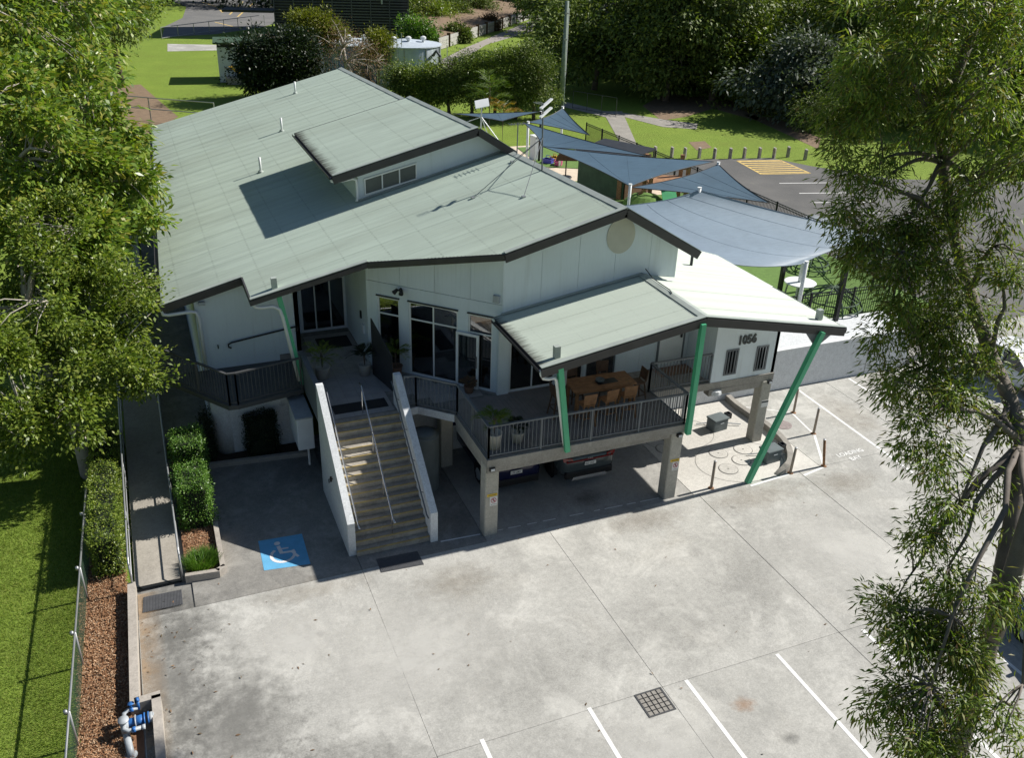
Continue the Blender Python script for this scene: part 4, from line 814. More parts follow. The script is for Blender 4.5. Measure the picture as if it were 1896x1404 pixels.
# ---- stairs
SW = obj('stair_wall', MB().prism([(3.78, 19.58, 0), (3.78, 19.58, 1.06), (3.78, 22.86, 3.66), (3.78, 23.0, 3.66), (3.78, 23.0, 0)], (.2, 0, 0)), 'render_white', B)
SW2 = obj('stair_wall', MB().prism([(6.06, 19.42, 0), (6.06, 19.42, .98), (6.06, 22.82, 3.64), (6.06, 23.0, 3.64), (6.06, 23.0, 0)], (.21, 0, 0)), 'render_white', B)
obj('parapet', MB().box(3.80, 3.96, 23.0, 25.85, 2.3, 3.42), 'rail_grey', B)
NS = 15; Y0s, Y1s = 19.50, 22.56
for k in range(NS):
    z = D * (k + 1) / NS; y = Y0s + (Y1s - Y0s) * k / NS; dy = (Y1s - Y0s) / NS
    s_ = obj('step', MB().box(3.98, 6.06, y, y + dy + .03 if k < NS - 1 else y + dy, max(.0, z - .36), z), 'stair_concrete' if 'stair_concrete' in MATS else 'concrete_old', B)
    obj('nosing', MB().box(3.985, 6.055, y - .012, y + .028, z - .026, z + .004), 'yellow_nosing', s_)
def rail(path, r=.022, m='steel', name='handrail', parent=B): return obj(name, MB().tube(path, r, 8), m, parent, True)
h1 = rail([(5.05, 22.98, 3.48), (5.05, 22.75, 3.48), (5.05, 19.62, .92), (5.05, 19.42, .92)], .025)
for y, z in ((22.72, D), (21.6, 1.74), (20.6, .88), (19.75, .18)): obj('baluster', MB().tube([(5.05, y, z - .02), (5.05, y, z + .86)], .018, 8), 'steel', h1)
h2 = rail([(4.07, 23.0, 3.44), (4.07, 22.8, 3.40), (4.07, 19.55, .98), (4.07, 19.40, .98)], .022)
h3 = rail([(5.98, 22.9, 3.42), (5.98, 22.7, 3.35), (5.98, 19.5, .9), (5.98, 19.35, .9)], .022, 'rail_grey')
for hh_, x in ((h2, 4.02), (h3, 6.02)):
    for t in (.1, .35, .6, .85): y = lerp(22.7, 19.6, t); obj('bracket', MB().tube([(x - .05 if x < 5 else x + .05, y, lerp(3.28, .92, t)), (x + .05 if x < 5 else x - .05, y, lerp(3.33, .97, t))], .012, 6), 'rail_grey', hh_)
obj('wall_tap', MB().tube([(3.77, 21.25, 1.5), (3.66, 21.25, 1.5), (3.66, 21.2, 1.42)], .02, 6), 'black_metal', B); obj('wall_tap', MB().tube([(3.72, 21.25, 1.42), (3.72, 21.25, 1.58)], .03, 6), 'black_metal', B)
# ---- balustrades
def balustrade(pts, z, h=1.0, m='rail_grey', posts=1.5, sp=.115, top=.075):
    b_ = MB()
    for p, q in zip(pts, pts[1:]): b_.bar((*p, z + h), (*q, z + h), top, .045)
    o = obj('balustrade', b_, m, B); bars = MB(); low = MB()
    for p, q in zip(pts, pts[1:]):
        p_, q_ = Vector(p), Vector(q); L = (q_ - p_).length
        low.bar((*p, z + .09), (*q, z + .09), .04, .03); n_ = max(1, int(round(L / posts)))
        for i in range(n_ + 1):
            c = p_.lerp(q_, i / n_); obj('post', MB().box(c.x - .024, c.x + .024, c.y - .024, c.y + .024, z, z + h - .022), m, o)
        k = int(L / sp)
        for i in range(1, k):
            c = p_.lerp(q_, i / k); bars.box(c.x - .007, c.x + .007, c.y - .007, c.y + .007, z + .1, z + h - .02)
    obj('bottom_rail', low, m, o); obj('balusters', bars, m, o, kind='stuff')
    return o
balustrade([(6.32, 22.72), (6.66, 22.66), (7.64, 21.74), (7.64, 19.16), (13.78, 19.06), (13.78, 21.14), (16.0, 21.12)], D)
balustrade([(-.06, 27.05), (1.50, 24.80), (1.74, 24.78), (3.72, 25.20)], 2.42, 1.05, 'rail_dark')
rail([(1.92, 27.36, 3.12), (1.84, 27.36, 3.16), (1.84, 27.36, 3.26), (1.95, 27.36, 3.31), (3.95, 27.36, 3.58), (4.06, 27.36, 3.58), (4.08, 27.36, 3.46), (4.0, 27.36, 3.42)], .028, 'black_metal')
obj('wall_tap', MB().tube([(1.52, 27.43, 3.25), (1.52, 27.36, 3.25), (1.52, 27.36, 3.16)], .02, 6), 'black_metal', B)
obj('camera_dome', MB().lathe([(.07, 0), (.07, .06), (.02, .1)], (2.6, 27.3, 5.05), 10), 'white_pipe', B); obj('flood_light', MB().cbox((1.2, 27.36, 4.75), (.2, .1, .1)), 'valve_grey', B)
obj('privacy_screen', MB().prism([(5.96, 25.1, D), (6.24, 23.75, D), (6.24, 23.75, D + 1.2), (5.96, 25.1, D + 1.95)], (.03, .01, 0)), 'dark_trim', B)
m1 = obj('stair_mat', MB().bbox(4.26, 5.88, 22.88, 23.42, D + .012, D + .026, .006), 'rubber', B); m2 = obj('entry_mat', MB().bbox(4.75, 5.85, 27.4, 28.3, D + .012, D + .026, .006), 'rubber', B)
# cabinet on the stair wall
cb = obj('meter_cabinet', MB().bbox(3.28, 3.775, 23.9, 25.4, .98, 2.06, .02), 'shed_wall', B); obj('cabinet_lid', MB().box(3.25, 3.777, 23.87, 25.42, 2.062, 2.10), 'valve_grey', cb); obj('cabinet_pipe', MB().tube([(3.6, 24.1, 1.0), (3.6, 24.1, .3)], .035, 8), 'white_pipe', cb)
# ------------------------------------------------------------------ vehicles
def car(name, label, loc, rz, paint, L=4.4, W=1.82, H=1.45, belt=.92, suv=False, plate=None, group=None):
    """local: rear bumper at y = 0, nose at +L"""
    t = thing(name, label, 'car', loc, rz, group); hw = W / 2; zb = .24 if not suv else .30
    st = [(0.0, .80, zb + .18, belt - .10), (.02, .93, zb + .06, belt - .02), (.07, .99, zb, belt), (.25, 1.0, zb, belt), (.55, 1.0, zb, belt - .02), (.72, .995, zb, belt - .05), (.85, .97, zb, belt - .14), (.95, .90, zb + .03, belt - .24), (.985, .82, zb + .10, belt - .32), (1.0, .66, zb + .18, belt - .42)]
    mb = MB(); rows = []
    for f, w_, z0, z1 in st:
        h = z1 - z0; ww = hw * w_
        half = [(0, z0), (ww * .86, z0), (ww * .97, z0 + h * .18), (ww, z0 + h * .5), (ww * .985, z0 + h * .8), (ww * .93, z1), (ww * .6, z1 + .02), (0, z1 + .03)]
        rows.append([(x, f * L, z) for x, z in half] + [(-x, f * L, z) for x, z in reversed(half[1:-1])])
    n = len(rows[0]); mb.add([p for r_ in rows for p in r_], [(i * n + k, i * n + (k + 1) % n, (i + 1) * n + (k + 1) % n, (i + 1) * n + k) for i in range(len(rows) - 1) for k in range(n)] + [tuple(range(n - 1, -1, -1)), tuple(range((len(rows) - 1) * n, len(rows) * n))])
    body = obj('body', mb, paint, t, True)
    # greenhouse
    yb0, yb1 = (.03 * L, .73 * L); yr0, yr1 = ((.10 if suv else .20) * L, (.50 if suv else .48) * L); zb_, zr = belt + .0, H - .05
    wb, wr = hw * .93, hw * .72
    c = [(-wb, yb0, zb_), (wb, yb0, zb_), (wb, yb1, zb_ - .06), (-wb, yb1, zb_ - .06), (-wr, yr0, zr), (wr, yr0, zr), (wr, yr1, zr), (-wr, yr1, zr)]
    for nm, f in (('rear_window', (0, 1, 5, 4)), ('windscreen', (2, 3, 7, 6)), ('side_window', (1, 2, 6, 5)), ('side_window', (3, 0, 4, 7))): obj(nm, MB().sheet([c[i] for i in f]), 'car_glass', t)
    rf = MB()
    def roofp(u, v):
        x = lerp(-wr, wr, u) * 1.02; y = lerp(yr0 - .04, yr1 + .05, v); return (x, y, zr + .05 * (1 - (2 * u - 1) ** 4) * (.4 + .6 * sin(pi * v)) + .004)
    obj('roof', rf.grid(roofp, 8, 8), paint, t, True)
    for a, b in ((0, 4), (1, 5), (2, 6), (3, 7)): obj('pillar', MB().bar(c[a], c[b], .09, .05), paint, t)
    for sx in (-1, 1):
        m0, m1 = (sx * wb, lerp(yb0, yb1, .52), zb_ - .02), (sx * wr, lerp(yr0, yr1, .55), zr); obj('pillar', MB().bar(m0, m1, .07, .04), paint, t)
        obj('roof_rail', MB().bar((sx * wr * 1.01, yr0, zr), (sx * wr * 1.01, yr1, zr), .05, .05), paint, t)
    r_ = .34 if suv else .315
    for sx in (-1, 1):
        obj('mirror', MB().bbox(sx * (hw + .08) - .09, sx * (hw + .08) + .09, .66 * L, .66 * L + .1, belt - .02, belt + .12, .03), paint, t)
        for fy in (.19, .81):
            a = obj('wheel_arch', MB().lathe([(r_ + .07, -.01), (r_ + .07, .008), (r_, .010)], (sx * (hw - .002), fy * L, r_ + .01), 24, 'x'), 'car_black', t)
            w_ = obj('wheel', MB().lathe([(r_ - .05, -.10), (r_, -.07), (r_, .07), (r_ - .05, .10), (r_ - .11, .095)], (sx * (hw - .085), fy * L, r_), 24, 'x'), 'rubber', t, True)
            rim = MB().lathe([(r_ - .12, -.02), (r_ - .10, .02)], (sx * (hw - .005 + .004), fy * L, r_), 20, 'x')
            for k in range(5):
                a0 = 2 * pi * k / 5; rim.bar((sx * (hw + .016), fy * L, r_), (sx * (hw + .022), fy * L + (r_ - .12) * cos(a0), r_ + (r_ - .12) * sin(a0)), .05, .02, (1, 0, 0))
            obj('rim', rim, 'valve_grey' if not suv else 'car_black', w_)
    obj('rear_bumper', MB().bbox(-hw * .86, hw * .86, -.045, .09, zb + .02, zb + .24, .03), 'car_black', t); obj('front_bumper', MB().bbox(-hw * .72, hw * .72, L - .10, L + .02, zb + .06, zb + .24, .03), 'car_black', t)
    for sx in (-1, 1):
        obj('tail_lamp', MB().prism([(sx * hw * .60, -.02, belt - .16), (sx * hw * .92, .03, belt - .14), (sx * hw * .95, .06, belt - .02), (sx * hw * .62, -.005, belt - .05)], (0, .05, 0)), 'tail_red', t)
        obj('headlamp', MB().prism([(sx * hw * .42, L - .005, belt - .46), (sx * hw * .84, L - .16, belt - .40), (sx * hw * .86, L - .22, belt - .29), (sx * hw * .45, L - .05, belt - .36)], (0, .03, .01)), 'headlamp', t)
    obj('grille', MB().box(-hw * .38, hw * .38, L - .03, L + .012, belt - .54, belt - .42), 'car_black', t)
    pz = belt - .26
    p_ = obj('number_plate', MB().box(-.19, .19, -.065, -.048, pz - .06, pz + .06), 'plate_white', t)
    if plate: obj('plate_text', text_mb(plate, .105, 0, frame((-.172, -.067, pz - .037), (1, 0, 0), (0, 0, 1)), .001, .82), 'letter_black', p_)
    return t
k = NT('car_glass'); k.base((.012, .014, .016)); k.set(Roughness=.04); k.bs.inputs['Specular IOR Level'].default_value = .7
suv = car('parked_car', 'dark grey green suv with red tail light bar under the verandah', (11.60, 20.62, 0), 0, 'car_teal', 4.55, 1.90, 1.64, 1.06, True, '003 LR3')
suv_lb = obj('light_bar', MB().box(-.80, .80, -.035, .02, .90, .935), 'tail_red', suv); obj('badge', text_mb('KIA', .09, .004, frame((-.10, -.045, .945), (1, 0, 0), (0, 0, 1)), .002, 1.3), 'chrome', suv)
obj('skid_plate', MB().prism([(-.62, -.07, .26), (.62, -.07, .26), (.55, -.055, .36), (-.55, -.055, .36)], (0, .05, 0)), 'chrome', suv)
pc = car('parked_car', 'dark purple blue hatchback under the verandah beside the front column', (9.28, 21.0, 0), 0, 'car_purple', 4.3, 1.80, 1.48, .98, False, '170 LM3')
lt = MB()
for k in range(7): lt.box(-.22 + k * .068, -.185 + k * .068, -.012, -.004, .955, .985)
obj('badge_letters', lt, 'chrome', pc)
car('parked_car', 'white car half hidden behind the gum tree beside the white wall', (30.9, 23.3, 0), pi, 'car_white', 4.4, 1.82, 1.50)
car('parked_car', 'dark blue car at the lower right edge behind the gum trunk', (19.75, 6.9, 0), radians(3), 'car_navy', 4.5, 1.82, 1.45)
car('parked_car', 'silver car outside the black playground fence, farther from the camera', (36.0, 38.4, 0), radians(-77) + pi, 'car_silver', 4.4, 1.8, 1.48)
car('parked_car', 'silver car outside the black playground fence, nearer to the camera', (37.1, 34.6, 0), radians(-77) + pi, 'car_silver', 4.4, 1.8, 1.48)

# ------------------------------------------------------------------ bollards, pits, kerbs in the yard
def bollard(label, x, y, top=(0, 0), h=1.0, m='rust_post'):
    t = thing('bollard', label, 'bollard', (x, y, 0), 0, 'rusty steel bollards round the pit lids')
    obj('post', MB().tube([(0, 0, 0), (top[0], top[1], h)], .045, 10), m, t, True)
    obj('cap', MB().lathe([(.05, h - .01), (.05, h + .01), (.02, h + .02)], (top[0], top[1], 0), 10), 'rail_galv', t)
    obj('foot', MB().lathe([(.10, 0), (.09, .02), (.05, .03)], (0, 0, 0), 10), 'rust', t)
bollard('rusty bollard between the right column and the foot of the green strut', 15.14, 19.06)
bollard('rusty bollard just right of the foot of the long green strut', 18.09, 18.93, (.03, 0), .95)
bollard('grey steel bollard right of the red manhole cover', 20.5, 20.74, (.03, .02))
bollard('grey steel bollard nearest to the white retaining wall', 20.8, 22.22)
bollard('very rusty bollard leaning at the corner of the white painted lines', 19.42, 18.90, (-.16, .05), 1.02, 'rust')
kc = MB(); pts = [(19.05, 23.85), (19.0, 23.2), (19.05, 22.4), (19.12, 21.7), (19.1, 21.0), (18.95, 20.3), (18.65, 19.7), (18.2, 19.2), (17.6, 18.98)]
P3 = [Vector(p) for p in pts]; sm = []
for i in range(len(P3) - 1):
    a, b, c, d = P3[max(0, i - 1)], P3[i], P3[i + 1], P3[min(len(P3) - 1, i + 2)]
    for k in range(5):
        t_ = k / 5; sm.append(.5 * (2 * b + (c - a) * t_ + (2 * a - 5 * b + 4 * c - d) * t_ ** 2 + (3 * b - a - 3 * c + d) * t_ ** 3))
sm.append(P3[-1]); rws = []
for i, p in enumerate(sm):
    d_ = (sm[min(i + 1, len(sm) - 1)] - sm[max(i - 1, 0)]).normalized(); s_ = Vector((-d_.y, d_.x)); hk = .22 if i < len(sm) - 4 else .22 - .05 * (i - len(sm) + 5)
    rws.append([(*(p - s_ * .11), 0), (*(p - s_ * .10), hk), (*(p + s_ * .10), hk), (*(p + s_ * .11), 0)])
kc.add([q_ for r_ in rws for q_ in r_], [(i * 4 + k, i * 4 + (k + 1) % 4, i * 4 + 4 + (k + 1) % 4, i * 4 + 4 + k) for i in range(len(rws) - 1) for k in range(4)] + [(0, 1, 2, 3), tuple(len(rws) * 4 - 4 + k for k in (3, 2, 1, 0))])
tag(obj('kerb', kc, 'concrete_old'), 'curved concrete kerb round the pale slab with round lids', 'kerb')
lids = [(16.30, 19.81), (17.03, 20.12), (17.49, 20.68), (16.55, 20.75), (15.35, 22.75), (16.1, 22.95), (15.55, 22.1), (15.0, 21.6)]
desc = ['nearest to the foot of the green strut', 'between the green strut and the right pit box', 'just left of the shadow of the concrete column', 'inside the left of the front ring', 'at the back left under the verandah edge', 'behind the rear pit box near the white wall', 'left of the rear pit box', 'under the corner of the verandah rail']
for (x, y), dsc in zip(lids, desc):
    t = thing('access_cover', 'round concrete pit lid ' + dsc, 'lid', (x, y, .0), 0, 'round lids in the pale slab')
    obj('lid', MB().lathe([(.30, .001), (.30, .012), (.28, .016)], (0, 0, 0), 28), 'concrete_pale', t); obj('lid_gap', MB().lathe([(.33, .0012), (.30, .0032)], (0, 0, 0), 28, cap=False), 'joint_dark', t); obj('lift_hole', MB().lathe([(.035, .0165), (.035, .0175)], (0, 0, 0), 8), 'joint_dark', t)
for nm, (cx_, cy_), rr in (('front', (16.95, 20.1), 1.55), ('rear', (15.9, 22.3), 1.35)):
    rg = MB()
    for i in range(56):
        a, b = 2 * pi * i / 56, 2 * pi * (i + 1) / 56
        if nm == 'front' and False: continue
        P = [(cx_ + r_ * cos(q_), cy_ + r_ * .78 * sin(q_), .0042) for q_, r_ in ((a, rr), (b, rr), (b, rr - .018), (a, rr - .018))]
        rg.sheet(P[::-1])
    struct('slab_ring', rg, 'joint_dark', yard)
def pitbox(label, x, y, rz):
    t = thing('pit_box', label, 'box', (x, y, 0), rz)
    obj('box', MB().bbox(-.32, .32, -.22, .22, 0, .42, .03), 'pit_grey', t); obj('lid', MB().bbox(-.34, .34, -.24, .24, .42, .47, .02), 'pit_grey', t)
    obj('bracket', MB().box(.36, .40, -.1, .1, 0, .5).box(.40, .56, -.1, -.07, .3, .5).box(.40, .56, .07, .1, .3, .5).box(.54, .57, -.07, .07, .3, .5), 'black_metal', t); obj('pipe', MB().tube([(-.5, .5, .05), (.1, .25, .10), (.9, -.25, .06)], .02, 6), 'valve_grey', t); obj('handle', MB().box(-.08, .08, -.255, -.24, .30, .33), 'valve_grey', t)
pitbox('dark grey pump box behind the concrete column on the pale slab', 17.45, 22.2, radians(8)); pitbox('dark grey pump box against the curved kerb beside the green strut', 17.95, 19.85, radians(5))
tag(obj('manhole_cover', MB().lathe([(.33, .001), (.33, .010), (.30, .014)], (19.85, 21.62, 0), 28), 'manhole'), 'round reddish manhole cover outside the curved kerb', 'manhole')
gt = thing('drain_grate', 'square steel drain grate in the concrete beside a bay line', 'drain', (9.03, 12.12, 0))
obj('frame', MB().box(-.35, .35, -.35, -.31, .001, .012).box(-.35, .35, .31, .35, .001, .012).box(-.35, -.31, -.31, .31, .001, .012).box(.31, .35, -.31, .31, .001, .012), 'rail_dark', gt); obj('infill', MB().box(-.31, .31, -.31, .31, .001, .004), 'concrete_old', gt)
gbm = mesh(MB().box(-.008, .008, -.31, .31, .004, .012), 'bar', 'black_metal')
for k in range(4):
    o = obj('bar', gbm, None, gt); o.location = (-.19 + k * .127, 0, 0); o = obj('bar', gbm, None, gt); o.location = (0, -.19 + k * .127, .0005); o.rotation_euler = (0, 0, pi / 2)
def rubber_mat(label, pix):
    p = [gnd(*q) for q in pix]; c_ = sum(p, Vector()) / 4
    t = thing('rubber_mat', label, 'mat', c_); u = (p[1] - p[0] + p[2] - p[3]) / 2; v_ = (p[3] - p[0] + p[2] - p[1]) / 2
    base = MB().prism([(p_ - c_).to_tuple()[:2] + (.002,) for p_ in p], (0, 0, .012)); obj('base', base, 'mat_grey', t)
    rb = MB(); nn = 26
    for i in range(nn): a = -u / 2 + u * (i + .5) / nn; rb.bar(a - v_ * .48 + V(0, 0, .017), a + v_ * .48 + V(0, 0, .017), .016, .008)
    obj('ribs', rb, 'mat_grey', t, kind='stuff')
rubber_mat('ribbed dark rubber mat at the foot of the front stairs', [(696.4, 1036.7), (772.8, 1021.4), (785, 1046.2), (705.9, 1061.2)]); rubber_mat('ribbed dark rubber mat at the foot of the side ramp', [(266, 1107), (336, 1093), (339, 1120), (264, 1136)])
# kerb walls at the left
def kerbwall(label, pts, w=.16, z0=-.3, z1=.28, m='kerb_concrete', name='kerb'):
    mb = MB()
    for a, b in zip(pts, pts[1:]):
        d_ = (Vector(b) - Vector(a)).normalized(); s_ = Vector((-d_.y, d_.x)) * w / 2; A_, B_ = Vector(a), Vector(b) + d_ * (w / 2 if b != pts[-1] else 0)
        mb.prism([(*(A_ - s_), z0), (*(B_ - s_), z0), (*(B_ + s_), z0), (*(A_ + s_), z0)], (0, 0, z1 - z0))
    return tag(obj(name, mb, m), label, 'kerb')
m_concrete('kerb_concrete', (.46, .42, .37), (.30, .27, .23), (.30, .22, .16), .5, 4)
kerbwall('low concrete kerb wall between the mulch bed and the yard', [(-1.72, 20.1), (-1.78, 15.95), (-1.34, 15.98), (-1.33, 9)], .19)
kerbwall('concrete kerb round the planter with the clipped hedges', [(-.43, 20.02), (.36, 19.94), (.52, 20.05), (.58, 25.4)], .13, -.05, .22)
kerbwall('concrete kerb in front of the shaded garden under the ramp landing', [(.66, 25.42), (3.75, 25.15)], .14, -.05, .16)
struct('garden_bed', MB().sheet([(-.4, 20.05, .05), (.5, 20.05, .05), (.56, 27.0, .05), (-.4, 27.0, .05)]), 'mulch_base'); struct('garden_bed', MB().sheet([(.6, 25.4, .05), (3.76, 25.2, .05), (3.76, 26.9, .05), (.6, 27.4, .05)]), 'soil')
n = 3000; q = leaf_quads(np.stack([NR.uniform(-.36, .46, n), NR.uniform(20.1, 23.2, n), NR.uniform(.05, .08, n)], 1), unit(np.stack([NR.normal(size=n), NR.normal(size=n), NR.normal(size=n) * .3], 1)), .06 * NR.uniform(.5, 1.4, n), .024 * NR.uniform(.6, 1.5, n))
o = obj('wood_chips', np_mesh('wood_chips', q, 4, 'chip'), None, None, kind='stuff'); o['label'] = 'brown wood chips in the planter with the clipped hedges'
# access ramp
zr_ = lambda y: max(0, (y - 20.4)) * .062
rp = thing('access_ramp', 'concrete ramp with pipe handrails climbing along the left side', 'ramp', (-1.15, 20.3, 0), world=True)
obj('ramp_slab', MB().prism([(-1.66, 20.2, -.1), (-1.66, 20.2, .012), (-1.66, 52, zr_(52)), (-1.66, 52, -.1)], (1.10, 0, 0)), 'concrete_ramp', rp)
for y in (23.8, 26.4, 29.5): obj('slab_joint', MB().box(-1.655, -.565, y, y + .015, zr_(y) + .002, zr_(y) + .006), 'joint_dark', rp)
obj('threshold_drain', MB().box(-1.70, -.50, 20.06, 20.19, 0, .014), 'black_metal', rp)
for x in (-1.70, -.50):
    h = obj('handrail', MB().tube([(x, 20.05, .86), (x, 20.3, .95), (x, 38, zr_(38) + .95)], .026, 8), 'rail_galv', rp, True); obj('mid_rail', MB().tube([(x, 20.08, .25), (x, 20.3, .42), (x, 38, zr_(38) + .42)], .02, 8), 'rail_galv', rp, True)
    for y in (20.08, 22.3, 24.6, 26.9, 29.2, 31.5, 33.8, 36.1): obj('post', MB().tube([(x, y, zr_(y) - .05), (x, y, zr_(y) + .95)], .026, 8), 'rail_galv', rp, True)
# wire fence at the lawn edge
wf = thing('wire_fence', 'dark mesh wire fence with pipe top rail beside the lawn', 'fence', (-2.9, 17, 0), world=True)
fx = lambda y: -2.98 + (y - 14) * .028
fp = obj('top_rail', MB().tube([(fx(7), 7, .95), (fx(24), 24, .95)], .024, 8), 'rail_galv', wf, True)
for y in (8.2, 10.6, 13.0, 15.4, 17.8, 20.2, 22.6):
    p_ = obj('post', MB().tube([(fx(y), y, -.1), (fx(y), y, .97)], .03, 8), 'rail_galv', wf, True); obj('post_cap', MB().tube([(fx(y) - .06, y, .93), (fx(y) - .06, y, 1.02)], .04, 8), 'rail_galv', p_, True)
wm = MB(); sp = .065; y = 7.0
while y < 24:
    for s_ in (-1, 1):
        a = (fx(y), y, 0.0 if s_ > 0 else .93); b = (fx(y + .93), y + .93, .93 if s_ > 0 else 0.0); wm.bar(a, b, .003, .003)
    y += sp
obj('wire_mesh', wm, 'green_panel', wf, kind='stuff')
# booster valve set in the mulch
vs_ = thing('valve_set', 'blue and grey water valve assembly standing on the kerb end', 'valve', (-1.88, 15.42, -.05)); vs_.scale = (.86, .9, .68)
def vt(nm, path, r_, m, nn=12): return obj(nm, MB().tube(path, r_, nn), m, vs_, True)
vt('riser', [(-.14, -.05, -.05), (-.14, -.05, .62)], .10, 'valve_grey'); vt('riser_cap', [(-.14, -.05, .62), (-.14, -.05, .66)], .13, 'valve_grey', 16)
vt('main_body', [(-.10, .02, .36), (.05, .02, .38), (.14, .02, .38)], .11, 'valve_blue'); vt('meter_body', [(.12, .02, .38), (.30, .02, .38)], .13, 'valve_blue', 16)
for x in (.10, .31, .40): vt('flange', [(x, .02, .38), (x + .03, .02, .38)], .165, 'valve_blue' if x > .2 else 'valve_grey', 18)
vt('outlet', [(.43, .02, .38), (.52, .02, .38)], .14, 'valve_grey', 16); vt('blank_flange', [(.52, .02, .38), (.55, .02, .38)], .12, 'valve_grey', 16)
vt('upper_pipe', [(-.14, .05, .5), (-.12, .20, .58), (-.02, .26, .60), (.20, .26, .60)], .055, 'valve_grey'); vt('upper_valve', [(.02, .26, .60), (.10, .26, .60)], .075, 'valve_blue'); vt('valve_stem', [(.06, .26, .62), (.06, .28, .80)], .03, 'valve_blue'); vt('hand_wheel', [(.06, .28, .80), (.06, .285, .82)], .08, 'valve_blue')
vt('valve_stem', [(.22, .24, .55), (.22, .30, .85)], .035, 'valve_blue'); vt('hand_wheel', [(.20, .31, .86), (.25, .31, .88)], .06, 'valve_blue')
vt('lower_pipe', [(-.14, -.1, .5), (-.14, -.24, .5), (-.04, -.29, .46), (.26, -.29, .46)], .055, 'valve_grey'); vt('lower_valve', [(.04, -.29, .46), (.12, -.29, .46)], .075, 'valve_blue'); vt('valve_stem', [(.08, -.29, .46), (.08, -.38, .60)], .03, 'valve_blue'); vt('lower_cap', [(.26, -.29, .46), (.34, -.29, .46)], .07, 'valve_grey')
vt('inlet', [(-.05, -.75, -.1), (-.05, -.72, .2), (-.08, -.5, .24), (-.12, -.25, .26)], .085, 'valve_grey'); vt('flange', [(-.05, -.74, .04), (-.05, -.74, .07)], .15, 'valve_grey', 18)
# retaining wall on the right, playground plateau
rw = thing('retaining_wall', 'long white rendered retaining wall behind the loading bay', 'wall', (23.5, 24, 0), world=True)
obj('wall_face', MB().box(19.02, 27.7, 23.92, 24.08, 0, 1.66), 'render_white', rw); obj('wall_top', MB().box(19.0, 27.72, 23.9, 24.12, 1.662, 1.70), 'white_paint', rw); obj('upper_wall', MB().prism([(19.0, 24.13, 1.62), (27.7, 24.13, 1.62), (28.0, 25.35, 1.95), (19.0, 25.35, 1.95)], (0, 0, -.3)), 'render_white', rw)
obj('joint', MB().box(25.55, 25.57, 23.913, 23.92, 0, 1.66), 'joint_dark', rw)
PZ = 1.75
play = struct('playground', MB().box(15.2, 30.4, 25.36, 58, 0, PZ - .05), 'sand'); struct('artificial_turf', MB().sheet([(16, 25.4, PZ), (30.3, 25.4, PZ), (30.3, 44, PZ), (16, 44, PZ)]), 'turf'); struct('turf_patch', MB().sheet([(22.5, 46, PZ - .02), (30, 46, PZ - .02), (30, 57.5, PZ - .02), (24.5, 57.5, PZ - .02), (24, 52, PZ - .02), (27.0, 50.5, PZ - .02), (26.5, 48, PZ - .02), (23, 48.3, PZ - .02)]), 'turf')
def picket(label, pts, z, h=1.5, post=2.4, m='black_metal'):
    t = thing('metal_fence', label, 'fence', (*pts[0], z), world=True); bars = MB()
    for p, q in zip(pts, pts[1:]):
        p_, q_ = Vector(p), Vector(q); L = (q_ - p_).length
        for zz in (z + .12, z + h - .12, z + h): obj('rail', MB().bar((*p, zz), (*q, zz), .035, .035), m, t)
        for i in range(max(1, round(L / post)) + 1): c = p_.lerp(q_, i / max(1, round(L / post))); obj('post', MB().box(c.x - .035, c.x + .035, c.y - .035, c.y + .035, z, z + h + .06), m, t)
        nn = int(L / .115)
        for i in range(nn): c = p_.lerp(q_, (i + .5) / nn); bars.box(c.x - .009, c.x + .009, c.y - .009, c.y + .009, z + .06, z + h)
    obj('pickets', bars, m, t, kind='stuff'); return t
picket('black metal picket fence on the white wall above the loading bay', [(19.4, 25.6), (28.0, 25.6)], PZ, 1.25)
picket('black metal picket fence between the playground turf and the asphalt', [(28.0, 25.6), (30.3, 31.5), (30.3, 44.0), (29.8, 57.5)], PZ - .6, 2.0)
picket('grey metal gate fence at the end of the white wall', [(27.75, 24.0), (30.4, 24.6)], 0, 1.7, m='rail_grey')
# ------------------------------------------------------------------ verandah furniture
tb = thing('bar_table', 'long wooden bar table on the verandah deck', 'table', (11.76, 20.68, D + .012), radians(-2))
for k in range(5): obj('table_plank', MB().bbox(-1.02, 1.02, -.42 + k * .168, -.42 + k * .168 + .164, .90, .945, .008), 'timber', tb)
obj('apron', MB().box(-.92, .92, -.36, -.33, .80, .90).box(-.92, .92, .33, .36, .80, .90).box(-.92, -.89, -.33, .33, .80, .90).box(.89, .92, -.33, .33, .80, .90), 'timber', tb)
for sx in (-1, 1):
    for sy in (-1, 1): obj('leg', MB().box(sx * .88 - .04, sx * .88 + .04, sy * .32 - .04, sy * .32 + .04, 0, .80), 'timber', tb)
bw = thing('bowl', 'small dark glass bowl on a mat on the wooden bar table', 'bowl', (11.72, 20.62, D + .958))
obj('bowl', MB().lathe([(.06, 0), (.12, .05), (.14, .10), (.12, .10), (.05, .02)], (0, 0, 0), 16), 'pit_grey', bw, True); obj('place_mat', MB().box(-.12, .55, -.16, .14, -.004, -.0005), 'black_metal', bw)
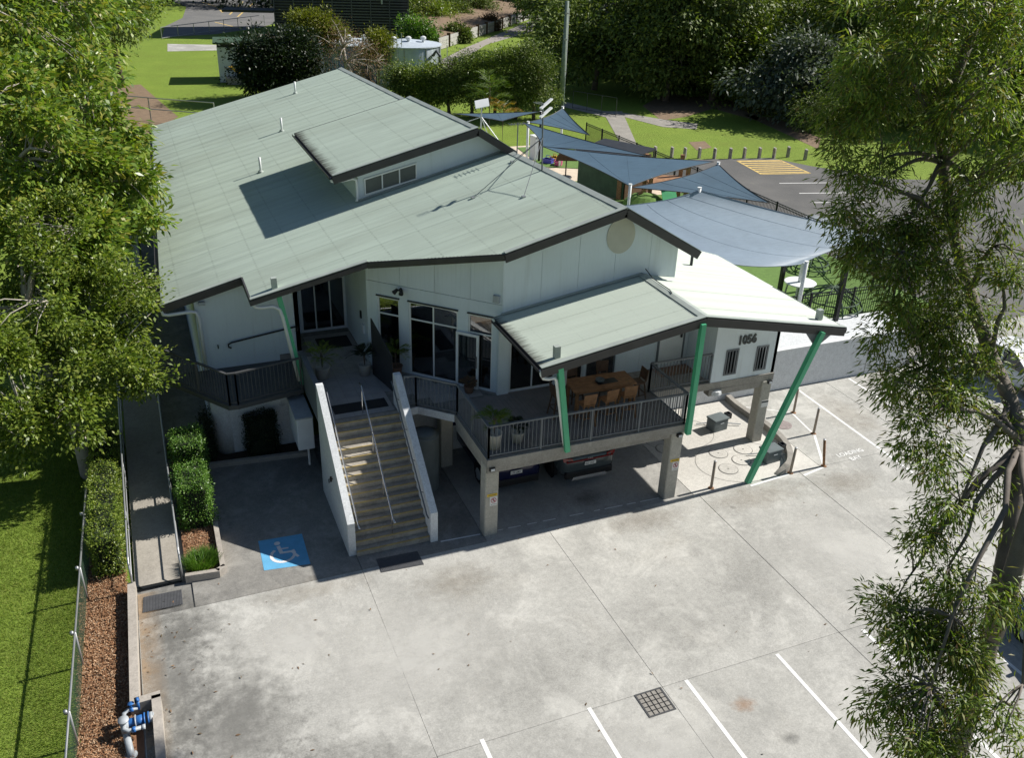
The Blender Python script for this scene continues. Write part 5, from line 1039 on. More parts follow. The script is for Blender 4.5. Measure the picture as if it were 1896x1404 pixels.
def stool(label, x, y, rz, m='timber'):
    t = thing('bar_stool', label, 'stool', (x, y, D + .012), rz, 'wooden bar stools round the verandah table')
    obj('seat', MB().bbox(-.20, .20, -.19, .19, .66, .70, .02), m, t); obj('backrest', MB().prism([(-.19, .20, .74), (.19, .20, .74), (.21, .24, 1.08), (-.21, .24, 1.08)], (0, .025, .0)), m, t)
    for sx in (-1, 1):
        obj('leg', MB().bar((sx * .21, -.21, 0), (sx * .16, -.15, .66), .035, .035), m, t); obj('leg', MB().bar((sx * .22, .26, 0), (sx * .15, .17, .68), .035, .04), m, t); obj('back_stile', MB().bar((sx * .16, .18, .66), (sx * .17, .225, 1.0), .035, .03), m, t)
    obj('stretcher', MB().bar((-.2, -.2, .25), (.2, -.2, .25), .025, .025).bar((-.2, .235, .3), (.2, .235, .3), .025, .025).bar((-.2, -.2, .25), (-.2, .235, .3), .02, .02).bar((.2, -.2, .25), (.2, .235, .3), .02, .02), m, t)
stool('wooden bar stool on the rail side of the table, nearest the green strut', 10.98, 20.0, pi); stool('wooden bar stool on the rail side of the table, in the middle', 11.70, 20.05, pi + .12); stool('wooden bar stool on the rail side of the table, at its right end', 12.38, 20.1, pi - .1)
stool('wooden bar stool at the wall side of the table, left of the window frame', 11.3, 21.4, .1, 'timber_dark'); stool('wooden bar stool at the wall side of the table, right of the window frame', 12.3, 21.4, -.1, 'timber_dark')
stool('dark wooden bar stool at the right end of the table', 13.08, 20.75, -pi / 2, 'timber_dark'); stool('dark wooden bar stool at the left end of the table behind the green strut', 10.45, 20.7, pi / 2, 'timber_dark')
# ------------------------------------------------------------------ potted plants
def frond(base, d, L, n=16, wl=.16, droop=.5):
    """arching palm frond: blades either side of a midrib"""
    b, q = [], []; d = np.array(d, float); side = unit(np.cross(d, [0, 0, 1.0])[None])[0]
    out = []
    for i in range(n):
        t = (i + 1) / n; p = np.array(base) + d * L * t + np.array([0, 0, -droop * L * t * t])
        for s_ in (-1, 1):
            dd = unit((side * s_ * .8 + d * .75 + np.array([0, 0, -.25 * t]))[None])
            out.append(leaf_quads(p[None], dd, [wl * (1.15 - .6 * abs(t - .4))], [.022 + .01 * wl], .1))
    return np.concatenate(out)
def palm(label, loc, pot, n=10, L=.55, h=.35, leaf='leaf_palm', potmat='pot_pale', wl=.2, cat='potted plant', name='potted_palm', pr=.2, ph=.34):
    t = thing(name, label, cat, loc)
    if pot:
        obj('pot', MB().lathe([(pr * .78, 0), (pr, ph * .9), (pr * 1.08, ph), (pr * .9, ph), (pr * .86, ph * .9)], (0, 0, 0), 18), potmat, t, True); obj('soil', MB().lathe([(.01, ph * .9), (pr * .86, ph * .89)], (0, 0, 0), 14, cap=False), 'soil', t)
    qs = []; st = MB()
    for k in range(n):
        a = 2 * pi * k / n + R.uniform(-.3, .3); up = R.uniform(.5, 1.5)
        d_ = Vector((cos(a), sin(a), up)).normalized(); z = (ph if pot else 0) + h * R.uniform(.5, 1)
        st.tube([(0, 0, ph * .85 if pot else 0), (cos(a) * .03, sin(a) * .03, z)], .012, 5); qs.append(frond((cos(a) * .03, sin(a) * .03, z), d_, L * R.uniform(.7, 1.15), 14, wl))
    obj('stems', st, 'bark_dark', t); obj('foliage', np_mesh('foliage', np.concatenate(qs), 4, leaf), None, t); return t
Z = D + .012
palm('potted palm in a tall pale pot at the front corner of the verandah', (7.98, 19.62, Z), True, 13, .62, .55, pr=.22, ph=.50)
palm('small plant in a round pale pot behind the verandah rail', (8.72, 19.72, Z), True, 9, .30, .22, 'leaf_dark', pr=.19, ph=.34)
palm('large potted palm by the left parapet of the entry landing', (4.42, 25.35, Z), True, 12, .75, .5, 'leaf_small', 'pot_pale', pr=.24, ph=.4)
palm('broad leaved plant in a pale pot in front of the entry wall', (5.72, 25.15, Z), True, 10, .5, .45, 'leaf_dark', 'pot_pale', .26, pr=.2, ph=.38)
palm('potted palm in a brown pot by the tall window of the angled wall', (6.62, 24.75, Z), True, 12, .7, .5, 'leaf_small', 'pot_brown', pr=.22, ph=.36)
palm('low reddish plant by the sliding door', (8.45, 22.95, Z), True, 9, .28, .1, 'leaf_dry', 'pot_brown', pr=.16, ph=.22)
# water tank under the landing
wt = thing('slim_tank', 'ribbed dark grey water tank standing under the landing beside the stairs', 'tank', (6.75, 22.15, 0))
prof = []
for k in range(24): prof += [(.42, k * .08), (.45, k * .08 + .04)]
obj('tank_body', MB().lathe(prof + [(.42, 1.92)], (0, 0, 0), 20), 'pit_grey', wt, True); obj('tank_lid', MB().lathe([(.42, 1.922), (.2, 2.0), (.05, 2.02)], (0, 0, 0), 20), 'pit_grey', wt, True)
# ------------------------------------------------------------------ roof antennas
a1 = thing('dish_antenna', 'flat white satellite dish on a tripod at the raised roof ridge', 'antenna', (12.1, 32.0, 8.55), world=True)
obj('mast', MB().tube([(12.13, 32, 8.5), (12.15, 32, 9.45)], .03, 8), 'rail_galv', a1); obj('panel', MB().prism([(11.85, 31.85, 9.42), (12.35, 31.75, 9.52), (12.45, 32.15, 9.72), (11.95, 32.25, 9.62)], (.01, -.01, .03)), 'white_paint', a1)
for q_ in ((11.55, 31.95, 8.95), (12.75, 31.7, 8.25), (12.6, 32.5, 8.35)): obj('leg', MB().tube([(12.14, 32, 9.1), q_], .018, 6), 'rail_galv', a1)
a2 = thing('antenna_mast', 'tall thin antenna mast with two white bars, stayed to the roof', 'antenna', (12.57, 27.27, 8.19), world=True)
obj('mast', MB().tube([(12.57, 27.27, 8.15), (12.5, 27.3, 10.4)], .028, 8), 'rail_grey', a2)
for dz, s_ in ((0, 1), (-.28, 1)): obj('antenna_bar', MB().bar((12.38, 27.2, 10.25 + dz), (12.88, 27.45, 10.5 + dz), .10, .05), 'white_paint', a2)
yg = MB().bar((12.2, 27.3, 10.42), (12.5, 27.3, 10.35), .012, .012)
for k in range(5): yg.bar((12.22 + k * .06, 27.15, 10.42), (12.22 + k * .06, 27.45, 10.42), .008, .008)
obj('aerial', yg, 'rail_galv', a2)
for q_ in ((10.0, 27.0), (11.2, 25.6), (12.2, 29.0)): obj('stay', MB().tube([(12.54, 27.28, 9.3), (q_[0], q_[1], zmain(q_[0]) + .02)], .012, 6), 'rail_grey', a2); obj('stay_foot', MB().cbox((q_[0], q_[1], zmain(q_[0]) + .03), (.12, .12, .05)), 'rail_galv', a2)
a3 = thing('vent_mast', 'thin grey aerial pole at the end of the raised roof', 'antenna', (12.6, 29.55, 8.19))
obj('mast', MB().tube([(0, 0, -.05), (0, 0, 1.15)], .02, 6), 'rail_grey', a3)
yg = MB()
for k in range(6): yg.bar((-.3 + k * .11, -.18, 1.1), (-.3 + k * .11, .18, 1.1), .012, .012)
obj('aerial', yg.bar((-.35, 0, 1.1), (.35, 0, 1.1), .015, .015), 'rail_grey', a3)
# ------------------------------------------------------------------ shade sails
def sail(label, C, m, dip=.9, posts=(), sag=.16, bow=None):
    """curved fabric through the corners; edges hollowed like tensioned cloth"""
    t = thing('shade_sail', label, 'shade sail', (*C[0][:2], PZ), world=True); C = [Vector(c) for c in C]
    if len(C) == 3: C = [C[0], C[1], C[2], C[2]]
    ctr = sum(C, Vector()) / 4
    def f(u, v):
        p = (C[0] * (1 - u) + C[1] * u) * (1 - v) + (C[3] * (1 - u) + C[2] * u) * v
        e = max(0, 1 - 4 * u * (1 - u)) ** 3 * 4 * v * (1 - v) + max(0, 1 - 4 * v * (1 - v)) ** 3 * 4 * u * (1 - u)
        if bow is not None: p += (1 - u) ** 2 * 4 * v * (1 - v) * bow
        p = p.lerp(ctr, sag * e); p.z -= dip * 4 * u * (1 - u) * v * (1 - v) * .35; return p
    obj('fabric', MB().grid(f, 26, 26), m, t, True)
    hem = MB(); N = 26
    for path in ([f(i / N, 0) for i in range(N + 1)], [f(1, i / N) for i in range(N + 1)], [f(1 - i / N, 1) for i in range(N + 1)], [f(0, 1 - i / N) for i in range(N + 1)]):
        if (path[0] - path[-1]).length > .1: hem.tube(path, .022, 5)
    for k in range(1, 4): obj('seam', MB().tube([f(k / 4, .01 + .98 * i / 20) + V(0, 0, .003) for i in range(21)], .006, 4), 'sail_seam_dark' if m == 'sail_blue' else 'sail_seam', t)
    obj('hem', hem, 'dark_trim' if m == 'sail_blue' else 'sail_pale', t)
    for (x, y, z, pm) in posts:
        p_ = obj('post', MB().tube([(x, y, PZ - .05), (x, y, z)], .075, 12), pm, t, True); obj('post_head', MB().tube([(x, y, z), (x, y, z + .02)], .09, 12), 'white_paint', p_)
    return t
def gp(px, py, z): return tuple(gnd(px, py, z))
A0, A1, A2, A3 = gp(1205, 398, 5.0), gp(1295, 352, 6.2), gp(1645, 436, 4.6), gp(1492, 489, 4.3)
S0, S2, S3 = Vector(gp(1150, 382, 5.6)), Vector(gp(1640, 440, 4.7)), Vector(gp(1482, 489, 4.4))
sail('large pale grey shade sail beside the right gable', [S0, A1, S2, S3], 'sail_pale', 1.0, [(*A1[:2], 6.3, 'white_pipe'), (*gp(1493, 489, 4.4)[:2], 4.5, 'white_pipe')], .07, bow=Vector(gp(1288, 480, 5.0)) - (S0 + S3) / 2)
b0, b1, b2 = gp(1168, 347, 4.7), gp(1330, 304, 5.3), gp(1425, 376, 4.3)
sail('dark blue triangular shade sail behind the pale sail', [b0, b1, b2], 'sail_blue', .6, [(*b1[:2], 5.4, 'white_pipe')], .13)
c0, c1, c2 = gp(1005, 271, 4.9), gp(1322, 299, 4.9), gp(1167, 345, 4.8)
sail('dark blue shade sail over the dark cubby shed', [c0, c1, c2, c2], 'sail_blue', .5, [(*c2[:2], 4.9, 'white_pipe')], .13)
d0, d1, d2 = gp(968, 226, 5.1), gp(1205, 290, 4.7), gp(1004, 272, 4.6)
sail('dark blue shade sail behind the antenna mast', [d0, d1, d2, d2], 'sail_blue', .5, [(*gp(978, 228, 5.1)[:2], 5.2, 'white_pipe')], .14)
e0, e1, e2 = gp(978, 226, 4.9), gp(1042, 200, 5.4), gp(1092, 250, 4.5)
sail('dark blue triangular shade sail at the foot of the timber pole', [e0, e1, e2], 'sail_blue', .5, [(*e1[:2], 5.5, 'white_pipe')], .12)
f0, f1, f2 = gp(838, 210, 4.8), gp(1002, 206, 4.9), gp(930, 224, 4.5)
sail('dark blue shade sail behind the golden palm', [f0, f1, f2], 'sail_blue', .4, [(*f1[:2], 4.9, 'black_metal')], .12)
# ------------------------------------------------------------------ playground pieces
def boxthing(name, label, cat, parts, loc, rz=0, group=None):
    t = thing(name, label, cat, loc, rz, group)
    for nm, mb, m in parts: obj(nm, mb, m, t)
    return t
cz = gp(1110, 360, PZ)
boxthing('cubby_shed', 'dark green timber cubby shed under the blue sails', 'shed', [('wall', MB().box(-1.6, 1.6, -.05, .05, 0, 2.2), 'green_panel'), ('side_wall', MB().box(1.55, 1.65, .05, 2.6, 0, 2.2), 'timber_dark'), ('side_wall', MB().box(-1.65, -1.55, .05, 2.6, 0, 2.2), 'green_panel'), ('roof', MB().prism([(-1.8, -.2, 2.2), (1.8, -.2, 2.2), (1.8, 2.8, 2.45), (-1.8, 2.8, 2.45)], (0, 0, .08)), 'dark_trim'), ('fascia', MB().box(-1.8, 1.8, -.25, -.2, 2.15, 2.3), 'white_paint'), ('lattice_post', MB().box(1.2, 1.5, -.1, -.055, 0, 2.2), 'rust')], (cz[0], cz[1], PZ), radians(-62))
boxthing('hoop_board', 'brown half round board on a thin stand in the playground', 'play board', [('board', MB().prism([(-.65 * cos(a * pi / 12), 0, 1.0 + .6 * sin(a * pi / 12)) for a in range(13)], (0, .06, 0)), 'timber_dark'), ('stand', MB().tube([(0, .03, 0), (0, .03, 1.0)], .04, 8), 'black_metal'), ('base', MB().lathe([(.4, 0), (.36, .06), (.06, .1)], (0, 0, 0), 14), 'black_metal')], gp(1047, 328, PZ), radians(-20))
boxthing('climbing_tower', 'brown timber climbing frame with sloping ladder under the blue sail', 'play frame', [('post', MB().box(-.1, .1, -.1, .1, 0, 2.6), 'timber_play'), ('post', MB().box(1.9, 2.1, -.1, .1, 0, 2.6), 'timber_play'), ('post', MB().box(-.1, .1, 1.6, 1.8, 0, 2.6), 'timber_play'), ('post', MB().box(1.9, 2.1, 1.6, 1.8, 0, 2.6), 'timber_play'), ('platform', MB().box(-.1, 2.1, -.1, 1.8, 1.3, 1.4), 'timber_play'), ('ladder', MB().bar((-.1, -.3, 1.4), (-1.4, -.6, .1), .12, .12).bar((2.0, -.2, 1.9), (.5, -.5, .2), .14, .12), 'timber_play'), ('rail', MB().box(-.1, 2.1, -.12, -.06, 2.2, 2.3), 'timber_play'), ('slide', MB().prism([(.5, -.2, 1.3), (1.3, -.2, 1.3), (1.3, -2.4, .1), (.5, -2.4, .1)], (0, 0, .06)), 'toy_green')], gp(1200, 385, PZ), radians(-20))
for nm, m, px_, lb in (('toy_crate', 'toy_blue', (1015, 302), 'blue plastic toy crate on the sand near the antenna mast'), ('toy_crate', 'toy_yellow', (1027, 299), 'yellow plastic toy crate on the sand near the antenna mast'), ('toy_crate', 'toy_pink', (1034, 306), 'pink plastic toy crate on the sand near the brown board')):
    boxthing(nm, lb, 'toy', [('body', MB().bbox(-.3, .3, -.22, .22, 0, .3, .04), m), ('rim', MB().box(-.33, .33, -.25, .25, .26, .30), m), ('handle', MB().tube([(-.2, 0, .3), (-.15, 0, .5), (.15, 0, .5), (.2, 0, .3)], .025, 6), m)], gp(*px_, PZ - .05), R.uniform(0, 3))
boxthing('storage_tub', 'white storage box with dark lid beside the roof edge', 'box', [('body', MB().bbox(-.35, .35, -.3, .3, 0, 1.5, .04), 'shed_wall'), ('lid', MB().bbox(-.38, .38, -.33, .33, 1.5, 1.56, .02), 'white_paint')], gp(992, 294, PZ - .05), .2)
boxthing('green_mound', 'green turf covered play mound under the blue sail', 'play mound', [('mound', MB().lathe([(1.3, 0), (1.1, .5), (.7, .8), (.1, .95)], (0, 0, 0), 18), 'turf'), ('edge', MB().lathe([(1.35, 0), (1.35, .08), (1.25, .1)], (0, 0, 0), 18), 'toy_green')], gp(1192, 388, PZ), 0)
tp = gp(1482, 522, 2.55)
tt = thing('play_table', 'white round outdoor table with a square column through its top', 'table', (tp[0], tp[1], PZ))
obj('table_top', MB().lathe([(.62, .74), (.66, .76), (.66, .80), (.62, .81)], (0, 0, 0), 32), 'white_paint', tt); obj('column', MB().box(-.08, .08, -.08, .08, 0, 1.65), 'white_pipe', tt)
for k in range(4): a = pi / 4 + k * pi / 2; obj('leg', MB().tube([(.55 * cos(a), .55 * sin(a), 0), (.48 * cos(a), .48 * sin(a), .74)], .04, 8), 'rail_galv', tt)
def climber(label, px_, n, s_):
    t = thing('play_dome', label, 'play dome', gp(*px_, PZ)); mb = MB()
    for k in range(n):
        a = pi * k / n; mb.tube([(s_ * cos(b) * cos(a), s_ * cos(b) * sin(a), s_ * .8 * sin(b)) for b in [pi * i / 10 for i in range(11)]], .03, 6)
    obj('hoops', mb, 'green_panel', t, True); rg = MB()
    for h in (.3, .55): rg.tube([(s_ * sqrt(1 - (h) ** 2) * cos(2 * pi * i / 18), s_ * sqrt(1 - h ** 2) * sin(2 * pi * i / 18), s_ * .8 * h) for i in range(19)], .03, 6)
    obj('rings', rg, 'green_panel', t, True)
climber('dark green dome climbing frame beside the white round table', (1500, 500), 4, .9); climber('dark climbing dome on the turf behind the black fence', (1535, 575), 5, 1.3)
for px_, z_, lb in (((1443, 540), 3.0, 'black sail post standing on the turf left of the round table'), ((1545, 600), 3.9, 'thick black post standing on the white wall top'), ((1558, 528), 3.9, 'tall black post at the corner of the playground fence')):
    p_ = gp(*px_, PZ); t = thing('steel_post', lb, 'post', (p_[0], p_[1], PZ)); obj('post', MB().box(-.08, .08, -.08, .08, 0, z_ - .9), 'black_metal', t); obj('post_cap', MB().box(-.09, .09, -.09, .09, z_ - .9, z_ - .86), 'black_metal', t); obj('base_plate', MB().box(-.15, .15, -.15, .15, 0, .02), 'black_metal', t)
palm('golden cane palm growing behind the roof ridge', gp(905, 262, 0), False, 26, 2.3, 4.6, 'leaf_palm', wl=.75, cat='palm', name='garden_palm'); palm('orange tinted cane palm beside the golden cane palm', gp(930, 262, 0), False, 14, 1.7, 3.2, 'leaf_gold', wl=.6, cat='palm', name='garden_palm')
# ------------------------------------------------------------------ hedges and planter plants
def hedge(label, x0, x1, y0, y1, z0, z1, n, m='leaf_hedge', L=.06, W=.035):
    t = thing('hedge', label, 'hedge', ((x0 + x1) / 2, (y0 + y1) / 2, z0), world=True); i = .09
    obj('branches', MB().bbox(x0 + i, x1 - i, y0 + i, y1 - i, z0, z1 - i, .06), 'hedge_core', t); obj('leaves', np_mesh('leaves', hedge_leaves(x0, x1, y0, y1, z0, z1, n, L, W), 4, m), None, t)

hedge('clipped box hedge nearest the yard in the ramp planter', -.30, .50, 22.15, 23.5, .05, 1.50, 10000); hedge('clipped box hedge behind the first one in the ramp planter', -.28, .56, 24.0, 25.15, .05, 1.80, 9000)
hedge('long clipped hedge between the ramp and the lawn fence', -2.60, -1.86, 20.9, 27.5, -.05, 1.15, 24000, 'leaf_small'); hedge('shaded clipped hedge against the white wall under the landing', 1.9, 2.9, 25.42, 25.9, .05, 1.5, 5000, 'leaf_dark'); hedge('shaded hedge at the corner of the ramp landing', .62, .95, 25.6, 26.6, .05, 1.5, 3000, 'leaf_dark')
n = 1500; a = NR.random(n) * 2 * pi; r_ = .30 * np.sqrt(NR.random(n)); b0 = np.stack([.02 + r_ * np.cos(a), 20.55 + r_ * np.sin(a), np.full(n, .05)], 1)
d = unit(np.stack([np.cos(a) * .9 + NR.normal(size=n) * .4, np.sin(a) * .9 + NR.normal(size=n) * .4, np.full(n, 1.1)], 1))
gt_ = thing('grass_tuft', 'round tuft of green strap leaved grass at the end of the planter', 'plant', (.02, 20.55, .05), world=True); obj('blades', np_mesh('blades', leaf_quads(b0, d, .38 * NR.uniform(.6, 1.2, n), .014 * NR.uniform(.7, 1.3, n), -.5), 4, 'leaf_hedge'), None, gt_)
# ------------------------------------------------------------------ background structures
bp = [(1190, 291), (1212, 291), (1243, 292), (1267, 293), (1294, 293), (1322, 294), (1351, 294), (1377, 293), (1405, 293), (1432, 293), (1458, 291), (1490, 296)]
tmp = None
ordn = ['first', 'second', 'third', 'fourth', 'fifth', 'sixth', 'seventh', 'eighth', 'ninth', 'tenth', 'eleventh', 'twelfth']
for i, (x, y) in enumerate(bp):
    g = gnd(x, y, -.05); lb = f'short timber bollard between lawn and asphalt, {ordn[i]} from the shade sails'
    if tmp is None:
        tmp = thing('timber_bollard', lb, 'bollard', g, .3, 'timber bollards along the lawn'); obj('post', MB().bbox(-.11, .11, -.11, .11, 0, .78, .03), 'timber_grey', tmp); obj('top', MB().prism([(-.10, -.10, .78), (.10, -.10, .78), (.10, .10, .84), (-.10, .10, .84)], (0, 0, .01)), 'timber_grey', tmp)
    else: dup(tmp, g, R.uniform(0, 1), lb)
g = gnd(1038, 207)
pl_ = thing('timber_pole', 'tall timber power pole behind the blue shade sails', 'pole', g)
obj('pole', MB().tube([(0, 0, -.2), (.05, 0, 9.6)], [.24, .17], 12), 'pole_green', pl_, True); obj('crossarm_stub', MB().bar((-.45, 0, 9.2), (.45, 0, 9.25), .05, .05), 'rail_grey', pl_); obj('conduit', MB().tube([(.22, -.1, 0), (.22, -.08, 9.0)], .05, 6), 'white_pipe', pl_)
for z in (6.4, 8.6): obj('bolt_plate', MB().cbox((0, -.2, z), (.3, .06, .12)), 'rail_galv', pl_)
# water tanks
def tank(label, px, py, r_, h):
    g = gnd(px, py); t = thing('water_tank', label, 'tank', g); prof = []
    for k in range(int(h / .1)): prof += [(r_, k * .1), (r_ + .02, k * .1 + .05)]
    obj('tank_wall', MB().lathe(prof + [(r_, h)], (0, 0, 0), 64), 'tank_steel', t); obj('tank_roof', MB().lathe([(r_ + .12, h - .05), (r_ + .12, h + .05), (.3, h + .5), (.05, h + .52)], (0, 0, 0), 48), 'tank_roof', t)
    for k in range(3): obj('roof_vent', MB().lathe([(.16, 0), (.16, .3), (.3, .34), (.3, .55), (.1, .65)], (-1.6 + k * 1.6, -1.2, h + .25), 12), 'white_pipe', t)
    for k in range(10): a = 2 * pi * k / 10; obj('wall_post', MB().box(-.05, .05, -.05, .05, 0, h), 'rail_galv', t); o = t.children[-1]; o.location = ((r_ + .03) * cos(a), (r_ + .03) * sin(a), 0)
    obj('overflow_pipe', MB().tube([(r_ * .55, -r_ * .86, h - .8), (r_ * .6, -r_ * .98, h - .3), (r_ * .72, -r_ * .95, h - .8), (r_ * .72, -r_ * .92, .2)], .16, 8), 'slat_grey', t, True); obj('ladder', MB().bar((-r_ * .5, -r_ * .9, 0), (-r_ * .5, -r_ * .9, h + 1.4), .06, .06).bar((-r_ * .5 + .5, -r_ * .9, 0), (-r_ * .5 + .5, -r_ * .9, h + 1.4), .06, .06), 'white_pipe', t)
    return t

tank('large corrugated steel water tank beside the gravel drive', 752, 152, 3.7, 3.9); tank('corrugated steel water tank half hidden behind the bare tree', 645, 140, 3.6, 3.5)
picket('thin galvanised wire fence around the steel tanks', [gnd(700, 170).xy, gnd(828, 165).xy, gnd(828, 120).xy], 0, 2.2, 6, 'rail_galv')
# slatted building far behind
g0, g1 = gnd(512, 66), gnd(757, 70); sb = thing('slatted_building', 'dark grey multi storey building clad in horizontal slats', 'building', g0, world=True)
uu = (g1 - g0).normalized(); nn_ = Vector((-uu.y, uu.x, 0)); Lb = (g1 - g0).length; hb = 15.0
obj('wall', MB().prism([g0, g1, g1 + V(0, 0, hb), g0 + V(0, 0, hb)], nn_ * 14), 'slat_dark', sb); slm = MB()
for k in range(38):
    z = .5 + k * .38; slm.bar(g0 + uu * (Lb * .36) - nn_ * .25 + V(0, 0, z), g1 - nn_ * .25 + V(0, 0, z), .10, .17); slm.bar(g0 + V(0, 0, z) - nn_ * .1, g0 + uu * (Lb * .34) - nn_ * .1 + V(0, 0, z), .08, .10)
obj('slats', slm, 'slat_grey', sb, kind='stuff')
for k in range(8): q_ = g0 + uu * Lb * (k / 7); obj('mullion', MB().bar(q_ - nn_ * .32, q_ - nn_ * .32 + V(0, 0, hb), .14, .1, (0, 1, 0)), 'slat_grey', sb)
q_ = g0 + uu * Lb * .80; obj('downpipe', MB().tube([q_ - nn_ * .6 + V(0, 0, 4.6), q_ - nn_ * .6 + V(0, 0, hb)], .14, 8), 'valve_grey', sb); obj('entry_canopy', MB().bar(g0 - uu * 7 + V(0, 0, 3.4), g0 + V(0, 0, 3.4), 4, .3), 'slat_dark', sb)
# small shed with porch
g = gnd(408, 152); sh = thing('small_shed', 'small white clad shed with flat dark roof on the far lawn', 'shed', g, radians(-6))
obj('wall', MB().box(0, 6.2, 0, 4.2, 0, 3.4), 'shed_wall', sh); obj('roof', MB().box(-.35, 6.5, -.4, 4.6, 3.75, 3.9), 'green_panel', sh); obj('vent_gap', MB().box(.02, 6.18, .02, 4.18, 3.41, 3.74), 'slat_dark', sh); obj('porch', MB().box(.6, 6.2, -1.6, -.02, 0, .6), 'timber_grey', sh); obj('porch_rail', MB().bar((.6, -1.55, 1.6), (6.2, -1.55, 1.6), .05, .05).bar((.6, -1.55, .6), (.6, -1.55, 1.6), .06, .06).bar((3.2, -1.55, .6), (3.2, -1.55, 1.6), .06, .06), 'rail_galv', sh); obj('slide', MB().prism([(1.0, -1.3, 1.7), (1.4, -1.3, 1.7), (2.6, -1.5, .65), (2.2, -1.5, .65)], (0, .3, .02)), 'toy_yellow', sh)
# sleeper retaining wall along the drive
p0, p1 = gnd(812, 92), gnd(1030, 18); sw_ = thing('sleeper_wall', 'low concrete sleeper retaining wall with dark posts along the gravel drive', 'wall', p0, world=True)
for k in range(16):
    a, b = p0.lerp(p1, k / 16), p0.lerp(p1, (k + .86) / 16)
    for j in range(3): obj('sleeper', MB().bar(a + V(0, 0, .25 + j * .5), b + V(0, 0, .25 + j * .5), .2, .47), 'sleeper', sw_)
    obj('post', MB().bar(b + (p1 - p0) * (.07 / 16), b + (p1 - p0) * (.07 / 16) + V(0, 0, 1.8), .4, .4, (0, 1, 0)), 'timber_dark', sw_)
bk = MB(); dd = (p1 - p0); nrm = Vector((-dd.y, dd.x, 0)).normalized(); q0, q1 = p0 + dd * .02, p1 + dd * .3
bk.sheet([q0 + nrm * .3 + V(0, 0, 1.45), q1 + nrm * .3 + V(0, 0, 1.45), q1 + nrm * 30 + V(0, 0, 5), q0 + dd * .12 + nrm * 8 + V(0, 0, 2)]); struct('mulch_bank', bk, 'dirt')
# road side rail, chain fences
def railfence(label, pix, h, m='rail_galv', zs=(1.0,), step=3.0, name='rail_fence', r_=.045):
    P = [gnd(*p) for p in pix]; t = thing(name, label, 'fence', P[0], world=True)
    for a, b in zip(P, P[1:]):
        for zf in zs: obj('rail', MB().tube([a + V(0, 0, h * zf), b + V(0, 0, h * zf)], r_, 6), m, t)
        k = max(1, int((b - a).length / step))
        for i in range(k + 1): c = a.lerp(b, i / k); obj('post', MB().tube([c, c + V(0, 0, h)], r_, 6), m, t)
railfence('galvanised rail fence along the far asphalt road', [(300, 72), (490, 46)], 1.5, zs=(1.0, .1)); railfence('wire fence across the dirt behind the left trees', [(205, 215), (280, 222), (400, 232)], 1.8, zs=(1.0, .5)); railfence('wire fence in the shade under the right hand forest', [(1060, 200), (1140, 214)], 1.6, 'rail_dark', zs=(1, .05), step=1.6, name='wire_fence', r_=.025)
boxthing('notice_board', 'small pale notice sign on the shaded fence right of the pole', 'sign', [('panel', MB().box(-.3, .3, -.02, .02, 1.1, 1.6), 'plate_white'), ('post', MB().tube([(0, .05, 0), (0, .05, 1.6)], .04, 6), 'rail_galv')], gnd(1070, 146), 0)

# ------------------------------------------------------------------ trees
def E3(px, py, d, rx, ry=None, rz=None):
    p = at(px, py, d); return (p.x, p.y, p.z, rx, ry or rx, rz or rx * .8)
# left: tall broad-leaved trees overhanging the roof
T1 = [(-2.75, 26.3, -.1), (-2.85, 26.4, 1.2), (-3.1, 26.7, 2.4), (-3.4, 27.4, 3.6), (-3.7, 28.4, 4.8)]
tree('leaning_tree', 'pale barked leafy tree leaning over the hedge beside the ramp', (-2.75, 26.3, -.1), T1, .24,
     [E3(60, 560, 30, 1.9), E3(170, 560, 29.5, 1.7), E3(70, 700, 29, 1.9), E3(175, 690, 28.6, 1.3), E3(250, 690, 28.4, .8), E3(120, 770, 28.2, 1.2, 1.2, .8), E3(170, 610, 30, 1.5), E3(40, 790, 28.2, 1.3, 1.3, .9), E3(210, 560, 31, 1.0), E3(100, 440, 31.5, 2.0), E3(-60, 640, 29, 2.0), E3(250, 520, 31.2, .9), E3(225, 620, 29.5, .9), E3(262, 700, 28.4, .55), E3(310, 745, 28.2, .22)],
     'leaf_small', 'bark_pale', 1900, 22, .17, .15, .08, .2, .5, 20, 160, clump=.17)
T2 = [(-4.2, 33.5, -.1), (-4.1, 33.6, 3), (-4.0, 34.2, 5.5), (-4.1, 35, 7.5)]
tree('spreading_tree', 'large leaved tree whose branches overhang the corrugated roof', (-4.2, 33.5, -.1), T2, .30,
     [E3(70, 330, 34, 2.6), E3(150, 330, 34, 2.0), E3(205, 430, 33, 1.2), E3(200, 250, 36, 1.5), E3(120, 210, 36, 2.6), E3(20, 200, 34, 2.6), E3(140, 440, 32.5, 1.9), E3(280, 400, 33, .55), E3(300, 300, 35, .45), E3(265, 330, 35, .7), E3(40, 450, 32, 1.9), E3(335, 400, 33.2, .3), E3(210, 500, 32.2, .9), E3(240, 330, 34, 1.1), E3(245, 430, 33, .9)],
     'leaf_left', 'bark_pale', 950, 24, .22, .28, .12, .35, .5, 26, 220, clump=.16)
T3 = [(-8.5, 40, -.1), (-8.4, 40, 4), (-8.2, 40, 8), (-8, 40.2, 13)]
tree('tall_tree', 'tall leafy tree filling the upper left corner', (-8.5, 40, -.1), T3, .3, [E3(40, 100, 40, 3.0), E3(-20, 20, 40, 3), E3(110, 40, 44, 2.6), E3(60, -30, 42, 3), E3(-30, 180, 38, 2.6), E3(150, 130, 44, 1.6)], 'leaf_left', 'bark_pale', 850, 24, .28, .28, .12, .4, .5, 20, 140, clump=.17)
